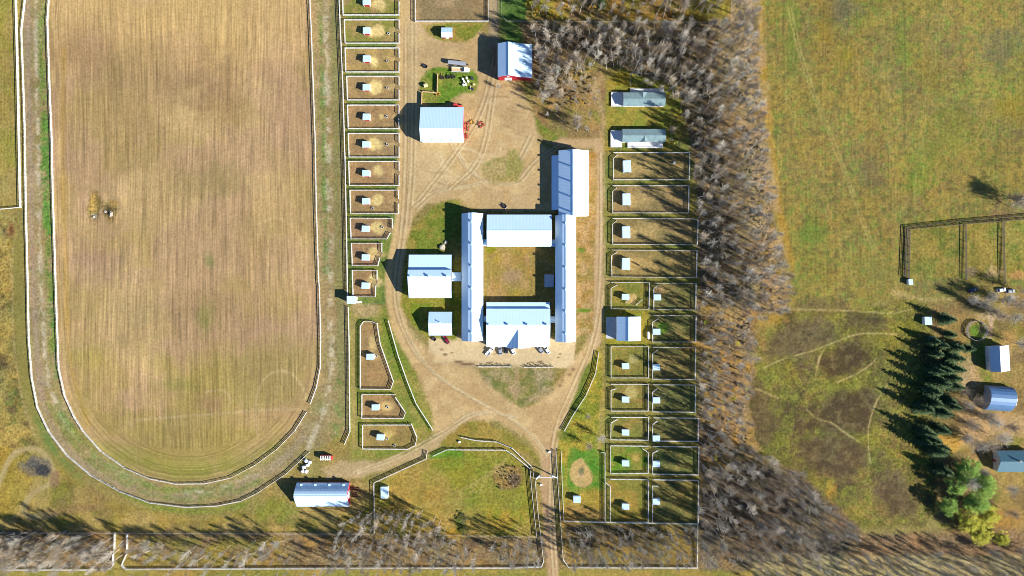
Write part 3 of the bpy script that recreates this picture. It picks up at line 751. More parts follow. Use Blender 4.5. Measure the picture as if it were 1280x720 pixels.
fence(OUTER, 'long white rail round the outside of the racetrack curve', 'racetrack rails', rails=3, sp=4, h=1.3, cap=.16)
fence(INNER_A, 'long white rail between stubble infield and track, left side and bottom curve', 'racetrack rails', rails=3, sp=4, h=1.3, cap=.16)
fence(INNER_B, 'white rail between stubble infield and track, straight right side', 'racetrack rails', rails=3, sp=4, h=1.3, cap=.16)
fence(RFENCE, 'straight white fence along the track behind the small paddocks, above the white tower', 'racetrack side fences', sp=4)
fence(RFENCE2, 'straight white fence along the track below the small white tower', 'racetrack side fences', sp=4)
fence([(18,-130),(18.5,0),(21,100),(24,259),(-10,262),(-140,263)], 'white fence round the corner of the yellow-green field left of the racetrack', 'pasture fences', sp=4)
for k, p in enumerate(WP):
    fence(p, f'white fence round the {ORD[k]} small paddock from the top beside the racetrack', 'fences round the small west paddocks', gate=True)
fence(SW[0], 'white fence round the tall wedge-shaped dirt paddock below the white tower', 'fences of the wedge paddocks', closed=True)
fence(SW[1], 'white fence round the middle, smallest wedge paddock left of the road', 'fences of the wedge paddocks', gate=True)
fence(SW[2], 'white fence round the lowest wedge paddock by the curving farm road', 'fences of the wedge paddocks', gate=True)
fence([(485,401),(497.5,445),(510,480),(520,505),(541,538)], 'slanting white fence between wedge paddocks and the west farm road', 'roadside fences', sp=3.5)
fence([(748.8,440.5),(744.5,467.5),(732.5,495),(717.5,517.5),(705.5,539)], 'curved white fence on the right of the road, above the green pasture', 'roadside fences', sp=3.5)
fence([(467.5,668),(467.5,640),(467,604),(532.5,574),(533.8,565)], 'white fence at left end of the yellow pasture, right of the arched barn', 'pasture fences')
fence([(541,570.5),(558.8,562.5),(632.5,563),(640,568),(662.5,586),(664,606),(671,672)], 'inner white fence along the top and right side of the yellow pasture', 'pasture fences')
fence([(576,547),(595,551),(622,553),(640,560.5),(666,585),(667.5,598)], 'outer white fence curving above the pasture to the gateway', 'roadside fences')
fence([(669,601),(672.5,640),(679.5,703),(677,709),(640,710.5),(320,711.5),(157,712.5),(151,707),(157,694)], 'long white fence along the bottom edge left of the gate road', 'southern boundary fences')
fence([(158,687),(158,668)], 'short white fence piece right of the grass track, bottom left', 'southern boundary fences')
fence([(140.5,694),(140.5,707),(137,712),(105,713),(-140,714)], 'white fence along bottom edge left of the grass track', 'southern boundary fences')
fence([(142.5,667),(142,687)], 'short white fence piece left of the grass track, bottom left', 'southern boundary fences')
fence([(695,564),(697,600),(700,640),(704,700),(711,710),(872,710.5),(872.5,656)], 'white fence right of the gate road turning along the bottom woods', 'southern boundary fences')
fence([(701.5,564),(703,610),(705,652),(757,653.5),(816,654.5)], 'white fence round left side and foot of the bright green pasture', 'pasture fences')
fence([(752,566),(756.5,566),(756.5,653)], 'white fence between bright green pasture and the small paddocks', 'pasture fences')
for k, p in enumerate(EC):
    fence(p, f'white fence round the {["topmost","second","third","fourth"][k]} long paddock below the trailer homes', 'fences round the long east paddocks', gate=True)
for k, p in enumerate(EA):
    where = ['just above the blue and white shed','just below the blue and white shed','second below the blue and white shed','third below the blue and white shed','with bright green grass beside the green pasture','at the bottom beside the green pasture'][k]
    fence(p, f'white fence round the square paddock {where}', 'fences round the square east paddocks', gate=(k != 1), closed=(k == 1))
for k, p in enumerate(EB):
    fence(p, f'white fence of the {ORD[k]} wide paddock from the top along the woods', 'fences round the paddocks by the woods', gate=True)
fence([(611,-130),(610.8,26),(518.8,26),(518.8,-130)], 'white fence round the square brown pen at the top edge', 'pasture fences')
fence([(626.6,-130),(626.6,18),(633,26),(915,27.5),(915,-130)], 'thin grey fence through the woods at the top', 'wire fences', kind='wire', rails=3, cap=.08, sp=6, h=1.4)
fence([(-140,666),(140,667),(320,667.5),(480,668.5),(671,671.5)], 'thin grey wire fence along the south tree strip', 'wire fences', kind='wire', rails=3, cap=.1, sp=6, h=1.4)
fence([(788,108),(788,91),(836,92),(838,106)], 'thin grey fence round the small yard above the upper trailer home', 'wire fences', kind='wire', rails=3, cap=.12, sp=4, h=1.4)
for pts, lab in (([(1132,346),(1134.5,283.5),(1207,276),(1290,269),(1400,262)], 'outer dark wooden fence of the corral at the right edge'),
                 ([(1137,348),(1138,286.5),(1207,280),(1290,273.5),(1400,267)], 'inner dark wooden fence of the corral at the right edge'),
                 ([(1208,281),(1209,350)], 'dark dividing fence between the two yellow corral pens'),
                 ([(1255.5,277),(1257,355)], 'dark dividing fence nearest the right edge in the corral')):
    fence(pts, lab, 'dark corral fences', kind='dark', rails=4, cap=.2, sp=4, h=1.7)
# low white railing with a hedge below the forecourt
fence([(598,458.5),(640,458.5)], 'low white railing below the parked cars, left half', 'low railings', rails=2, sp=3, h=.8, cap=.25)
fence([(655,459),(692,459)], 'low white railing below the parked cars, right half', 'low railings', rails=2, sp=3, h=.8, cap=.25)
# bare board fences in the yard
for pts, lab in (([(547,92.5),(546.5,114.5)], 'bare wooden board fence beside the white drums, upright piece'), ([(528,114),(545,116)], 'bare wooden board fence above the implement shed, cross piece'), ([(527.5,115.5),(526.8,131)], 'bare wooden board fence running to the implement shed corner')):
    wp = [Vector((*W(*p, 1.6), 0)) for p in pts]; o0 = wp[0]
    rt = empty('board_fence', o0.x, o0.y, 0, 0, lab, 'fence', 'bare wooden fences'); d = wp[1]-o0
    MB().bar(Vector((0,0,.9)), d+Vector((0,0,.9)), .06, 1.4).build('board_panel', M_tan, rt)
    MB().bar(Vector((0,0,1.63)), d+Vector((0,0,1.63)), .4, .05).build('cap_rail', M_tan, rt)
    n = max(2, int(d.length/2.4))
    for k in range(n+1): MB().cbox(d.x*k/n+.12, d.y*k/n+.12, 0, .12, .12, 1.6).build('post', M_tan, rt)

# ------------------------------------------------------------------ buildings
def building(name, label, cat, axis, prof, a0, a1, wallm, roofm, zr=None, group=None, over=.35, rot=0.0, th=.12):
    """prof: (pixel across, height) points of the roof line; a0,a1: pixel extent along the ridge"""
    zr = prof[0][1] if zr is None else zr
    f = lambda z: (H-z)/H
    if axis == 'y':
        us = [(p-640)*S*f(z) for p, z in prof]; l0, l1 = sorted([(360-a0)*S*f(zr), (360-a1)*S*f(zr)])
    else:
        us = [(360-p)*S*f(z) for p, z in prof]; l0, l1 = sorted([(a0-640)*S*f(zr), (a1-640)*S*f(zr)])
    zs = [z for _, z in prof]
    if us[0] > us[-1]: us, zs = us[::-1], zs[::-1]
    uc, lc = (us[0]+us[-1])/2, (l0+l1)/2
    us = [u-uc for u in us]; hl = (l1-l0)/2
    P = (lambda u, l, z: (u, l, z)) if axis == 'y' else (lambda u, l, z: (l, u, z))
    cx, cy = (uc, lc) if axis == 'y' else (lc, uc)
    root = empty(name, cx, cy, 0, rot, label, cat, group)
    n = len(us)
    b = MB(); v = []
    for l in (-hl, hl):
        v += [P(us[i], l, zs[i]) for i in range(n)] + [P(us[i], l, zs[i]-th) for i in range(n)]
    fs = []
    for i in range(n-1):
        fs += [(i, i+1, 2*n+i+1, 2*n+i), (n+i, 3*n+i, 3*n+i+1, n+i+1), (i, n+i, n+i+1, i+1), (2*n+i, 2*n+i+1, 3*n+i+1, 3*n+i)]
    fs += [(0, 2*n, 3*n, n), (n-1, 2*n-1, 4*n-1, 3*n-1)]
    b.add(v, fs); b.build('roof', roofm, root)
    ui = np.interp
    a_, z_ = us[0]+over, us[-1]-over
    pr = [(a_, float(ui(a_, us, zs)))] + [(u, z) for u, z in zip(us, zs) if a_+.05 < u < z_-.05] + [(z_, float(ui(z_, us, zs)))]
    pr = [(u, z-th-.02) for u, z in pr]
    sec = [(a_, 0)] + pr + [(z_, 0)]
    w = MB(); hw = hl-over
    w.loft([[P(u, -hw, z) for u, z in sec], [P(u, hw, z) for u, z in sec]])
    w.build('wall', wallm, root)
    root['_'] = 0; del root['_']
    return dict(root=root, us=us, zs=zs, hl=hl, P=P, hw=hw, u0=a_, u1=z_, axis=axis, roofm=roofm)
def zat(B, u): return float(np.interp(u, B['us'], B['zs']))
def vents(B, n, u=None, size=.9, h=1.3, ends=.12, name='roof_vent', m=None):
    u = B['us'][int(np.argmax(B['zs']))] if u is None else u
    for k in range(n):
        t = -1+2*(ends+(1-2*ends)*(k/(n-1) if n > 1 else .5)); l = t*B['hl']
        x, y, _ = B['P'](u, l, 0); z = zat(B, u)
        b = MB().cbox(x, y, z-.35, size*.75, size*.75, h+.35)
        b.cbox(x, y, z+h, size*1.15, size*1.15, .12)
        b.build(name, m or M_vent, B['root'])
def ridge_cap(B):
    i = int(np.argmax(B['zs'])); u = B['us'][i]; z = B['zs'][i]
    a = B['P'](u, -B['hl'], z+.03); c = B['P'](u, B['hl'], z+.03)
    MB().bar(a, c, .5, .06).build('ridge_cap', B['roofm'], B['root'])
def wallbox(B, side, pos, w, h, z0, m, name):
    """door or window standing 4 cm proud of a wall: side in 'u0','u1','l0','l1'"""
    P = B['P']; t = .05
    if side[0] == 'u':
        u = B[side]; d = -t if side == 'u0' else t
        a = P(min(u-.02*np.sign(d), u+d), pos-w/2, z0); c = P(max(u-.02*np.sign(d), u+d), pos+w/2, z0+h)
    else:
        l = -B['hw'] if side == 'l0' else B['hw']; d = -t if side == 'l0' else t
        a = P(pos-w/2, min(l-.02*np.sign(d), l+d), z0); c = P(pos+w/2, max(l-.02*np.sign(d), l+d), z0+h)
    return MB().box(min(a[0],c[0]), min(a[1],c[1]), z0, max(a[0],c[0]), max(a[1],c[1]), z0+h).build(name, m, B['root'])
def wins(B, side, n, z0=1.3, w=1.0, h=.9, lim=.85):
    ext = (B['hw'] if side[0] == 'u' else min(abs(B['u0']), abs(B['u1'])))*lim
    for k in range(n):
        p = -ext + 2*ext*(k+.5)/n
        wallbox(B, side, p, w, h, z0, M_glass, 'window')

# long stable court
B = building('stable_wing', 'long narrow white stable wing on the left of the courtyard, blue shaded west roof', 'stable', 'y',
             [(577,4.0),(585.0,8.1),(590,8.8),(594.6,8.1),(604,4.0)], 267, 426, M_white, M_roofy, group='stable court wings')
vents(B, 6, ends=.07, size=1.0, h=.9); ridge_cap(B); wallbox(B, 'l0', 0, 3.2, 3.4, 0, M_deck, 'door'); wallbox(B, 'l1', 0, 3.2, 3.4, 0, M_deck, 'door'); wins(B, 'u0', 14); wins(B, 'u1', 9)
B = building('stable_wing', 'long narrow white stable wing on the right of the courtyard, joined to tall riding hall', 'stable', 'y',
             [(694,4.2),(703.0,8.6),(707.6,9.25),(711.6,8.6),(720,4.2)], 269.5, 427, M_white, M_roofy, group='stable court wings')
vents(B, 6, ends=.07, size=1.0, h=.9); ridge_cap(B); wallbox(B, 'l0', 0, 3.2, 3.4, 0, M_deck, 'door'); wins(B, 'u1', 14); wins(B, 'u0', 9)
B = building('riding_hall', 'tall wide white roofed hall at the top end of the right stable wing', 'barn', 'y',
             [(698.2,6.0),(716.5,9.4),(736,5.6)], 188, 270, M_white, M_roofy)
vents(B, 5, ends=.04, size=.8, h=1.5); ridge_cap(B); wallbox(B, 'l1', 0, 4.5, 4.2, 0, M_deck, 'door'); wallbox(B, 'l0', -4.5, 3.5, 3.5, 0, M_deck, 'door'); wins(B, 'u1', 8)
bm_ = MB(); # lean-to along its west wall
u0 = B['u0']
for (ua, za, ub, zb) in ((u0-3.6, 3.2, u0-.02, 4.9),):
    bm_.add([(ua,-B['hl']+3.2,za),(ub,-B['hl']+3.2,zb),(ub,B['hl']-2,zb),(ua,B['hl']-2,za),(ua,-B['hl']+3.2,za-.12),(ub,-B['hl']+3.2,zb-.12),(ub,B['hl']-2,zb-.12),(ua,B['hl']-2,za-.12)],
            [(0,1,2,3),(4,7,6,5),(0,4,5,1),(1,5,6,2),(2,6,7,3),(3,7,4,0)])
bm_.build('lean_to_roof', M_roofy, B['root'])
MB().box(u0-3.3,-B['hl']+3.5,0,u0-3.1,B['hl']-2.3,3.2).build('lean_to_wall', M_white, B['root'])
B = building('stable_block', 'white roofed block closing the top side of the stable courtyard', 'stable', 'x',
             [(308.3,5.0),(288.2,8.2),(268.3,5.0)], 608.6, 689.5, M_white, M_roofx)
ridge_cap(B); wallbox(B, 'u1', 0, 4, 3.6, 0, M_deck, 'door'); wins(B, 'u1', 6); wins(B, 'u0', 8)
B = building('west_barn', 'white barn with stepped roof left of the courtyard, joined by a short link', 'barn', 'x',
             [(372.5,4.8),(345.5,9.4),(337.3,7.9),(336.9,6.2),(318.4,4.6)], 511, 564.6, M_white, M_roofx)
vents(B, 3, ends=.08, size=.9, h=.9); wallbox(B, 'l0', -3, 4, 3.8, 0, M_deck, 'door'); wins(B, 'u0', 6)
B = building('front_barn', 'wide white barn with porch gable above the row of parked cars', 'barn', 'x',
             [(433.6,4.2),(406,8.6),(386,6.4),(385.6,4.9),(377.8,4.2)], 608, 687.4, M_white, M_roofx)
vents(B, 4, ends=.05, size=.9, h=.9); wallbox(B, 'u0', 6, 3, 3, 0, M_deck, 'door'); wins(B, 'u0', 8)
# porch gable growing out of its south slope
gx = (648-640)*S*.98 - B['root'].location.x; us_, zs_ = B['us'], B['zs']
ys = us_[0]; ztop = 7.9
yb = float(np.interp(ztop, [zs_[0], max(zs_)], [us_[0], us_[int(np.argmax(zs_))]]))
hwid = 6.2
v = [(gx, ys-.5, ztop), (gx-hwid, ys-.5, 4.0), (gx+hwid, ys-.5, 4.0), (gx, yb+.6, ztop), (gx-hwid, ys+.1, 4.0), (gx+hwid, ys+.1, 4.0)]
MB().add(v, [(0,3,4,1),(0,2,5,3),(0,1,2)]).build('porch_gable', M_roofx, B['root'])
for px_ in (-hwid+.3, hwid-.3): MB().cbox(gx+px_, ys-.25, 0, .3, .3, 4.0).build('porch_post', M_white, B['root'])
B = building('garage_shed', 'small white gabled shed above the dark red car', 'shed', 'x',
             [(419.3,3.3),(404.2,6.0),(389.8,3.3)], 536, 565.2, M_white, M_roofx)
vents(B, 1, .8, .4, .9); wallbox(B, 'u0', -2.5, 3.4, 2.5, 0, M_deck, 'door'); wallbox(B, 'u0', 2.5, 3.4, 2.5, 0, M_deck, 'door')
def linkroof(x0, y0, x1, y1, label, axis='x', h=3.4, roofm=None):
    B = building('covered_link', label, 'passage', axis, [(y1, h-.5),((y0+y1)/2, h+.5),(y0, h-.5)] if axis == 'x' else [(x0, h-.5),((x0+x1)/2, h+.5),(x1, h-.5)], x0 if axis == 'x' else y0, x1 if axis == 'x' else y1, M_white, roofm or M_roofx, group='covered links of the stable court', over=.15)
    wallbox(B, 'u0', 0, .9, .8, 1.2, M_glass, 'window')
linkroof(564.8, 340.5, 576.6, 351.5, 'short white covered link between west barn and left stable wing')
linkroof(604.4, 395, 608, 402.5, 'tiny covered link between left stable wing and porch barn')
linkroof(687.8, 395.5, 694, 403.5, 'tiny covered link between porch barn and right stable wing')
linkroof(604.4, 299, 608.4, 307.5, 'tiny covered link between left stable wing and top block')
linkroof(689.8, 299.5, 694, 308.5, 'tiny covered link between top block and right stable wing')
linkroof(680.5, 343, 692, 359, 'small flat shed in the courtyard shade against right stable wing', h=2.6, roofm=M_conc)

# hay barn, implement shed, arched barn
B = building('hay_barn', 'tall red barn with white roof and lean-to beside the bare woods', 'barn', 'y',
             [(622.2,6.8),(635.8,9.5),(649,6.8),(665.2,5.2)], 53.5, 95.5, M_red, M_roofy, zr=7.5, over=.3)
wallbox(B, 'l0', -3.3, 3.6, 4.4, 0, M_white, 'door'); ridge_cap(B)
wallbox(B, 'l0', -3.3, 1.2, 1.2, 5.4, M_white, 'window')
B = building('implement_shed', 'large red shed with pale roof, tractor behind and implements at its east wall', 'shed', 'x',
             [(176.8,5.2),(160,9.4),(134,5.0)], 525.5, 579.6, M_deck, M_roofx)
wallbox(B, 'l1', 0, 15.6, 4.9, 0, M_red, 'end_cladding')
ridge_cap(B); vents(B, 5, B['us'][0]+.5, .5, .25, .06)
for p in (-6, 0, 6): wallbox(B, 'u0', p, 4.0, 3.6, 0, M_deck, 'door')
arc = []
for t in np.linspace(0, 1, 6): arc.append((633.2-13.2*(t**.85), 2.6+5.0*math.sin(t*math.pi/2*.98)))
arc2 = [(603.4+16.6*(t**.85), 2.6+5.0*math.sin(t*math.pi/2*.98)) for t in np.linspace(0, 1, 6)]
B = building('arched_barn', 'long red-ended barn with pale arched roof near the racetrack curve', 'barn', 'x',
             arc + arc2[::-1][1:], 369, 435.4, M_red, M_roofx, zr=5)
ridge_cap(B); vents(B, 4, B['us'][-1]-.7, .9, .5, .1, 'roof_dormer', M_roofx)
wallbox(B, 'l1', 0, 3.6, 3.6, 0, M_white, 'door'); wallbox(B, 'l1', 0, 1.2, 1.0, 4.4, M_white, 'loft_door')
B = building('tool_shed', 'small white roofed red shed on grass below the top pen', 'shed', 'x',
             [(46.6,2.7),(40.3,4.0),(34.4,2.7)], 551.7, 565.6, M_red, M_roofx)
wallbox(B, 'u0', 0, 1.6, 2.0, 0, M_white, 'door')
B = building('equipment_shed', 'half blue half white roofed shed between the east paddocks', 'shed', 'y',
             [(771,4.6),(786,7.4),(801.2,4.6)], 395.8, 426, M_white, M_roofy)
ridge_cap(B); wallbox(B, 'u0', 0, 5, 3.4, 0, M_deck, 'door')
sx = B['u0']; MB().box(sx-5.0, -B['hl']+.8, 0, sx-.05, B['hl']-.5, .08).build('concrete_apron', M_conc, B['root'])
B = building('barn_house', 'silver roofed barn beside the round pen at the right edge', 'barn', 'y',
             [(1237.5,3.8),(1251,6.6),(1262,3.8)], 432, 464, M_white, M_silver, rot=R(3))
ridge_cap(B); wallbox(B, 'u0', 0, 3, 2.8, 0, M_deck, 'door'); wallbox(B, 'l1', 0, 3.2, 2.8, 0, M_deck, 'door')
arc = [(498-15.5*math.cos(t), .8+5.2*math.sin(t)) for t in np.linspace(.12, math.pi-.12, 11)][::-1]
B = building('round_roof_barn', 'barn with shiny rounded blue roof and a white truck at its end', 'barn', 'x', arc, 1234, 1266, M_conc, M_blue, zr=3, rot=R(-4), over=.12)
wallbox(B, 'l1', 0, 3.4, 3.2, 0, M_white, 'door')
B = building('farmhouse', 'dark teal roofed farmhouse half hidden by trees at the right edge', 'house', 'x',
             [(590,3.2),(577,6.0),(564,3.2)], 1246, 1292, M_deck, M_dkteal)
vents(B, 1, 1.0, .7, 1.2, .3, 'chimney', M_rock); wins(B, 'u0', 4); wallbox(B, 'l0', 0, 1, 2.1, 0, M_red, 'door')
B = building('green_shed', 'small dark green shed in the spruce shade', 'shed', 'y', [(1161.5,2.4),(1165,3.0),(1169,2.4)], 420.5, 429, M_green, M_green, over=.15)
wallbox(B, 'l1', 0, .9, 1.8, 0, M_deck, 'door')
def monoshed(name, x0, y0, x1, y1, label, group, wallm, h0=2.3, h1=2.8, roofm=None, fancy=True, cat='horse shelter', zr=2.5):
    """shed roof high on the south (open, red-trimmed) side"""
    B = building(name, label, cat, 'x', [(y1, h1),(y0, h0)], x0, x1, wallm, roofm or M_roofx, zr=zr, group=group, over=.12, th=.08, rot=R(random.uniform(-2.5, 2.5)))
    if fancy:
        wallbox(B, 'u0', 0, (B['hw'])*1.5, h1-.35, .05, M_red if fancy == 'red' else M_dark, 'front_panel')
        MB().bar(B['P'](B['us'][0]-.06, -B['hl'], h1-.2), B['P'](B['us'][0]-.06, B['hl'], h1-.2), .05, .28).build('fascia_board', M_white, B['root'])
    return B
monoshed('field_shed', 1156, 396, 1165, 406, 'small white shed standing alone in the meadow above the green shed', None, M_white, cat='shed')
monoshed('field_shed', 1136.5, 349, 1142, 356, 'tiny white shed at the corner of the dark corral fence', None, M_white, 1.9, 2.2, cat='shed')
for k, (a, b) in enumerate(((458,-2),(458.3,34),(458.2,69.2),(458,105),(458,142),(457.5,176.5),(457.5,212.5),(457.2,247.6),(456.8,282.1),(456.8,317.9),(456.5,353.2))):
    monoshed('horse_shelter', a-4.6, b, a+4.6, b+7.6, f'small white-roofed red shelter in the {ORD[k]} paddock from the top beside the racetrack', 'horse shelters of the west paddocks', M_white, fancy='red')
for k, (a, b) in enumerate(((458,442.3),(464.6,505.6),(470.8,543))):
    monoshed('horse_shelter', a, b, a+9.2, b+7.2, f'small white shelter in the {["tall","middle","lowest"][k]} wedge paddock', 'horse shelters of the wedge paddocks', M_white)
monoshed('horse_shelter', 476, 608.8, 485.2, 623, 'tall white shelter in the corner of the pasture right of the arched barn', None, M_white, 2.6, 3.0)
for k, (a, b) in enumerate(((779,200.5),(778.3,241.8),(778,283),(777.8,322.5))):
    monoshed('horse_shelter', a, b, a+9.6, b+14.5, f'oblong white shelter in the {["topmost","second","third","fourth"][k]} long paddock below the trailer homes', 'horse shelters of the long paddocks', M_white, 2.7, 3.2)
wl = ['just above the blue and white shed','just below the blue and white shed','second below the blue and white shed','third below the blue and white shed','with bright green grass','at the bottom']
for k, b in enumerate((367.5,454,495.8,537,575.6,629.8)):
    monoshed('horse_shelter', 777.7, b, 786.6, b+7.2, f'small white shelter in the square paddock {wl[k]}', 'horse shelters of the square paddocks', M_white)
for k, (a, b) in enumerate(((817.3,368),(816.5,411),(816,455.5),(816.2,496.8),(816,544.5),(816,576.6),(816,623.5))):
    monoshed('horse_shelter', a, b, a+9, b+7.2, f'small white shelter in the {ORD[k]} paddock from the top along the woods', 'horse shelters of the paddocks by the woods', M_white)
monoshed('horse_shelter', 716.8, 620.5, 725.7, 628.6, 'lone white shelter below the bare mound in the bright green pasture', None, M_white)

# trailer homes with decks
def trailer(x0, y0, x1, y1, yr, label, decks, dorm):
    B = building('trailer_home', label, 'trailer home', 'x', [(y1,3.3),(yr,4.5),(y0,3.3)], x0, x1, M_white, M_teal, group='trailer homes')
    ridge_cap(B); wins(B, 'u0', 6, 1.4, 1.3, 1.0); wins(B, 'u1', 5, 1.4, 1.3, 1.0)
    cx, cy = B['root'].location.x, B['root'].location.y
    for (dx0, dy0, dx1, dy1) in decks:
        a = W(dx0, dy1, .8); c = W(dx1, dy0, .8)
        d = MB().box(a[0]-cx, a[1]-cy, .55, c[0]-cx, c[1]-cy, .8).build('deck', M_deck, B['root'])
        r = MB()
        for (p, q) in (((a[0]-cx+.05, a[1]-cy+.05), (c[0]-cx-.05, a[1]-cy+.05)), ((a[0]-cx+.05, c[1]-cy-.05), (c[0]-cx-.05, c[1]-cy-.05))):
            r.bar((*p, 1.7), (*q, 1.7), .1, .06)
            for t in np.linspace(0, 1, 5): r.cbox(p[0]+(q[0]-p[0])*t, p[1]+(q[1]-p[1])*t, .8, .09, .09, .9)
        r.build('railing', M_white, d)
    gx = (dorm-640)*S*.988-cx; u = B['us'][0] if 1 else 0
    sgn = -1 if yr < (y0+y1)/2+50 and label.startswith('lower') else 1
    ye = sgn*abs(B['us'][-1])*1.0
    MB().add([(gx, ye, 4.35), (gx-2.2, ye, 3.35), (gx+2.2, ye, 3.35), (gx, 0, 4.4)], [(0,3,1),(0,2,3),(0,1,2)]).build('entry_gable', M_teal, B['root'])
    return B
trailer(779, 115.5, 831.5, 132.3, 123.6, 'upper grey-green roofed trailer home with pale decks at its left and top', [(764,115.6,778.6,133),(788,110.8,830,115.2)], 804)
trailer(778, 161.2, 832, 177.3, 168.8, 'lower grey-green roofed trailer home with pale decks at its left and foot', [(763.3,163.5,777.6,184),(784.5,178.4,828.5,185)], 806)

# judges' tower by the track
cx, cy = W(439, 375, 5)
t = empty('judges_tower', cx, cy, 0, 0, 'small white two storey tower with stairs beside the racetrack', 'tower')
MB().box(-1.9,-1.6,0,1.9,1.6,4.6).build('wall', M_white, t)
MB().box(-2.2,-1.95,4.6,2.2,1.95,4.8).build('roof', M_roofx, t)
for p in (-1.1, .0, 1.1): MB().box(p-.4,-1.66,3,p+.4,-1.59,4).build('window', M_glass, t)
MB().box(-1.97,-1.2,2.9,-1.88,1.2,4.1).build('window', M_glass, t)
st = MB()
for k in range(9): st.box(1.9+k*.25,-1.6,2.4-k*.27-.06,2.2+k*.25,-.6,2.4-k*.27)
st.build('stair', M_white, t)

# gateway
gx, gy = W(682.3, 593, 0)
g = empty('entrance_gate', gx, gy, 0, 0, 'white gateway over the farm road with short wing walls', 'gate')
for s in (-2.75, 2.75): MB().box(s-.2,-.2,0,s+.2,.2,6.0).build('post', M_white, g)
MB().box(-3.2,-.14,5.55,3.2,.14,6.05).build('crossbeam', M_white, g)
for (x0, y0, x1, y1) in ((-3.0,-.3,-5.0,-1.9),(3.0,-.3,5.3,-1.2)): MB().bar((x0,y0,1.0), (x1,y1,1.0), .55, 2.0).build('wing_wall', M_white, g)

# ------------------------------------------------------------------ vehicles
def wheelmesh(r, w):
    b = MB().tube((0,-w/2,0), (0,w/2,0), r, n=14); return b.me('wheel')
WHEELS = {}
def wheels(root, pts, r, w=.24):
    key = (r, w)
    if key not in WHEELS:
        WHEELS[key] = (wheelmesh(r, w), MB().tube((0,-w/2-.015,0),(0,w/2+.015,0), r*.55, n=10).me('rim'))
        WHEELS[key][0].materials.append(M_tyre); WHEELS[key][1].materials.append(M_hub)
    for x, y in pts:
        q = bpy.data.objects.new('wheel', WHEELS[key][0]); q.location = (x, y, r); link(q, root)
        p = bpy.data.objects.new('rim', WHEELS[key][1]); link(p, q)
def sect(x, hw, z0, z1, r=.12):
    r = min(r, hw*.5, (z1-z0)*.45)
    return [(x,-hw+r*.4,z0),(x,hw-r*.4,z0),(x,hw,z0+r),(x,hw,z1-r),(x,hw-r,z1),(x,-hw+r,z1),(x,-hw,z1-r),(x,-hw,z0+r)]
def car(px, py, ang, m, label, kind='car', group=None, cat='car'):
    x, y = W(px, py, .8)
    root = empty({'car':'parked_car','pickup':'pickup_truck'}[kind], x, y, 0, R(ang), label, cat, group)
    Ln, hw = (4.6, .9) if kind == 'car' else (5.6, .98)
    h = Ln/2
    if kind == 'car':
        b = MB().loft([sect(-h,.72,.35,.75),sect(-h+.25,hw,.28,.92),sect(-1.2,hw,.25,.98),sect(.9,hw,.25,.95),sect(h-.35,hw,.28,.82),sect(h,.66,.35,.66)])
        b.loft([sect(-1.35,.55,1.36,1.44,.03),sect(-1.0,.66,1.38,1.46,.03),sect(.2,.66,1.38,1.46,.03),sect(.45,.58,1.34,1.42,.03)])
        b.build('body', m, root)
        MB().loft([sect(-1.9,.74,.9,.98,.03),sect(-1.3,.68,.93,1.37,.1),sect(.4,.68,.93,1.37,.1),sect(1.15,.78,.9,.97,.03)]).build('window_band', M_glass, root)
        wheels(root, [(-1.4,-.82),(-1.4,.82),(1.4,-.82),(1.4,.82)], .33)
    else:
        b = MB().loft([sect(-.5,hw,.4,1.05),sect(1.3,hw,.4,1.05),sect(h-.3,hw,.42,1.0),sect(h,.8,.45,.85)])
        b.box(-h,-hw,.45,-.5,hw,.62); b.box(-h,-hw,.62,-.5,-hw+.12,1.08); b.box(-h,hw-.12,.62,-.5,hw,1.08); b.box(-h,-hw+.12,.62,-h+.1,hw-.12,1.08); b.box(-.6,-hw+.12,.62,-.5,hw-.12,1.08)
        b.loft([sect(-.55,.7,1.7,1.8,.03),sect(.8,.7,1.7,1.8,.03),sect(1.0,.66,1.66,1.74,.03)])
        b.build('body', m, root)
        MB().loft([sect(-.6,.78,1.02,1.12,.03),sect(-.5,.74,1.03,1.7,.08),sect(.9,.74,1.03,1.7,.08),sect(1.5,.84,1.0,1.08,.03)]).build('window_band', M_glass, root)
        wheels(root, [(-1.7,-.86),(-1.7,.86),(1.8,-.86),(1.8,.86)], .4, .28)
    for s in (-.6, .6):
        MB().box(h-.1,s-.17,.62,h+.02,s+.17,.76).build('headlight', M_lamp, root)
        MB().box(-h-.02,s-.15,.7,-h+.08,s+.15,.86).build('tail_light', M_tail, root)
    return root
PK = 'vehicles parked in front of the stable court'
car(557.8, 424.5, 118, M_cred, 'dark red car parked alone in front of the small white shed', 'car', PK)
car(612.5, 438.5, 52, M_cwhite, 'white pickup at the left end of the row under the front barn', 'pickup', PK, 'pickup')
car(625, 438, 100, M_csilver, 'silver car second from left in the row under the front barn', 'car', PK)
car(632.5, 436, 92, M_cblack, 'black car in the row under the porch gable', 'car', PK)
car(640.8, 437.5, 112, M_cwhite, 'white car under the porch gable beside the black car', 'car', PK)
car(675, 436.5, 125, M_csilver, 'silver car left of the pair under the barn right corner', 'car', PK)
car(683.5, 437, 122, M_cwhite, 'white car right of the pair under the barn right corner', 'car', PK)
car(1268.5, 500, 84, M_cwhite, 'white pickup at the end of the round blue barn', 'pickup', None, 'pickup')
car(1252, 362.5, 10, M_cwhite, 'white car in tree shade below the corral at the right edge', 'car', None)
car(1263, 364, 5, M_csilver, 'silver car in tree shade farthest right below the corral', 'car', None)
car(1216.5, 362.5, 20, M_cblue, 'dark blue car in tree shade below the corral, left of white car', 'car', None)

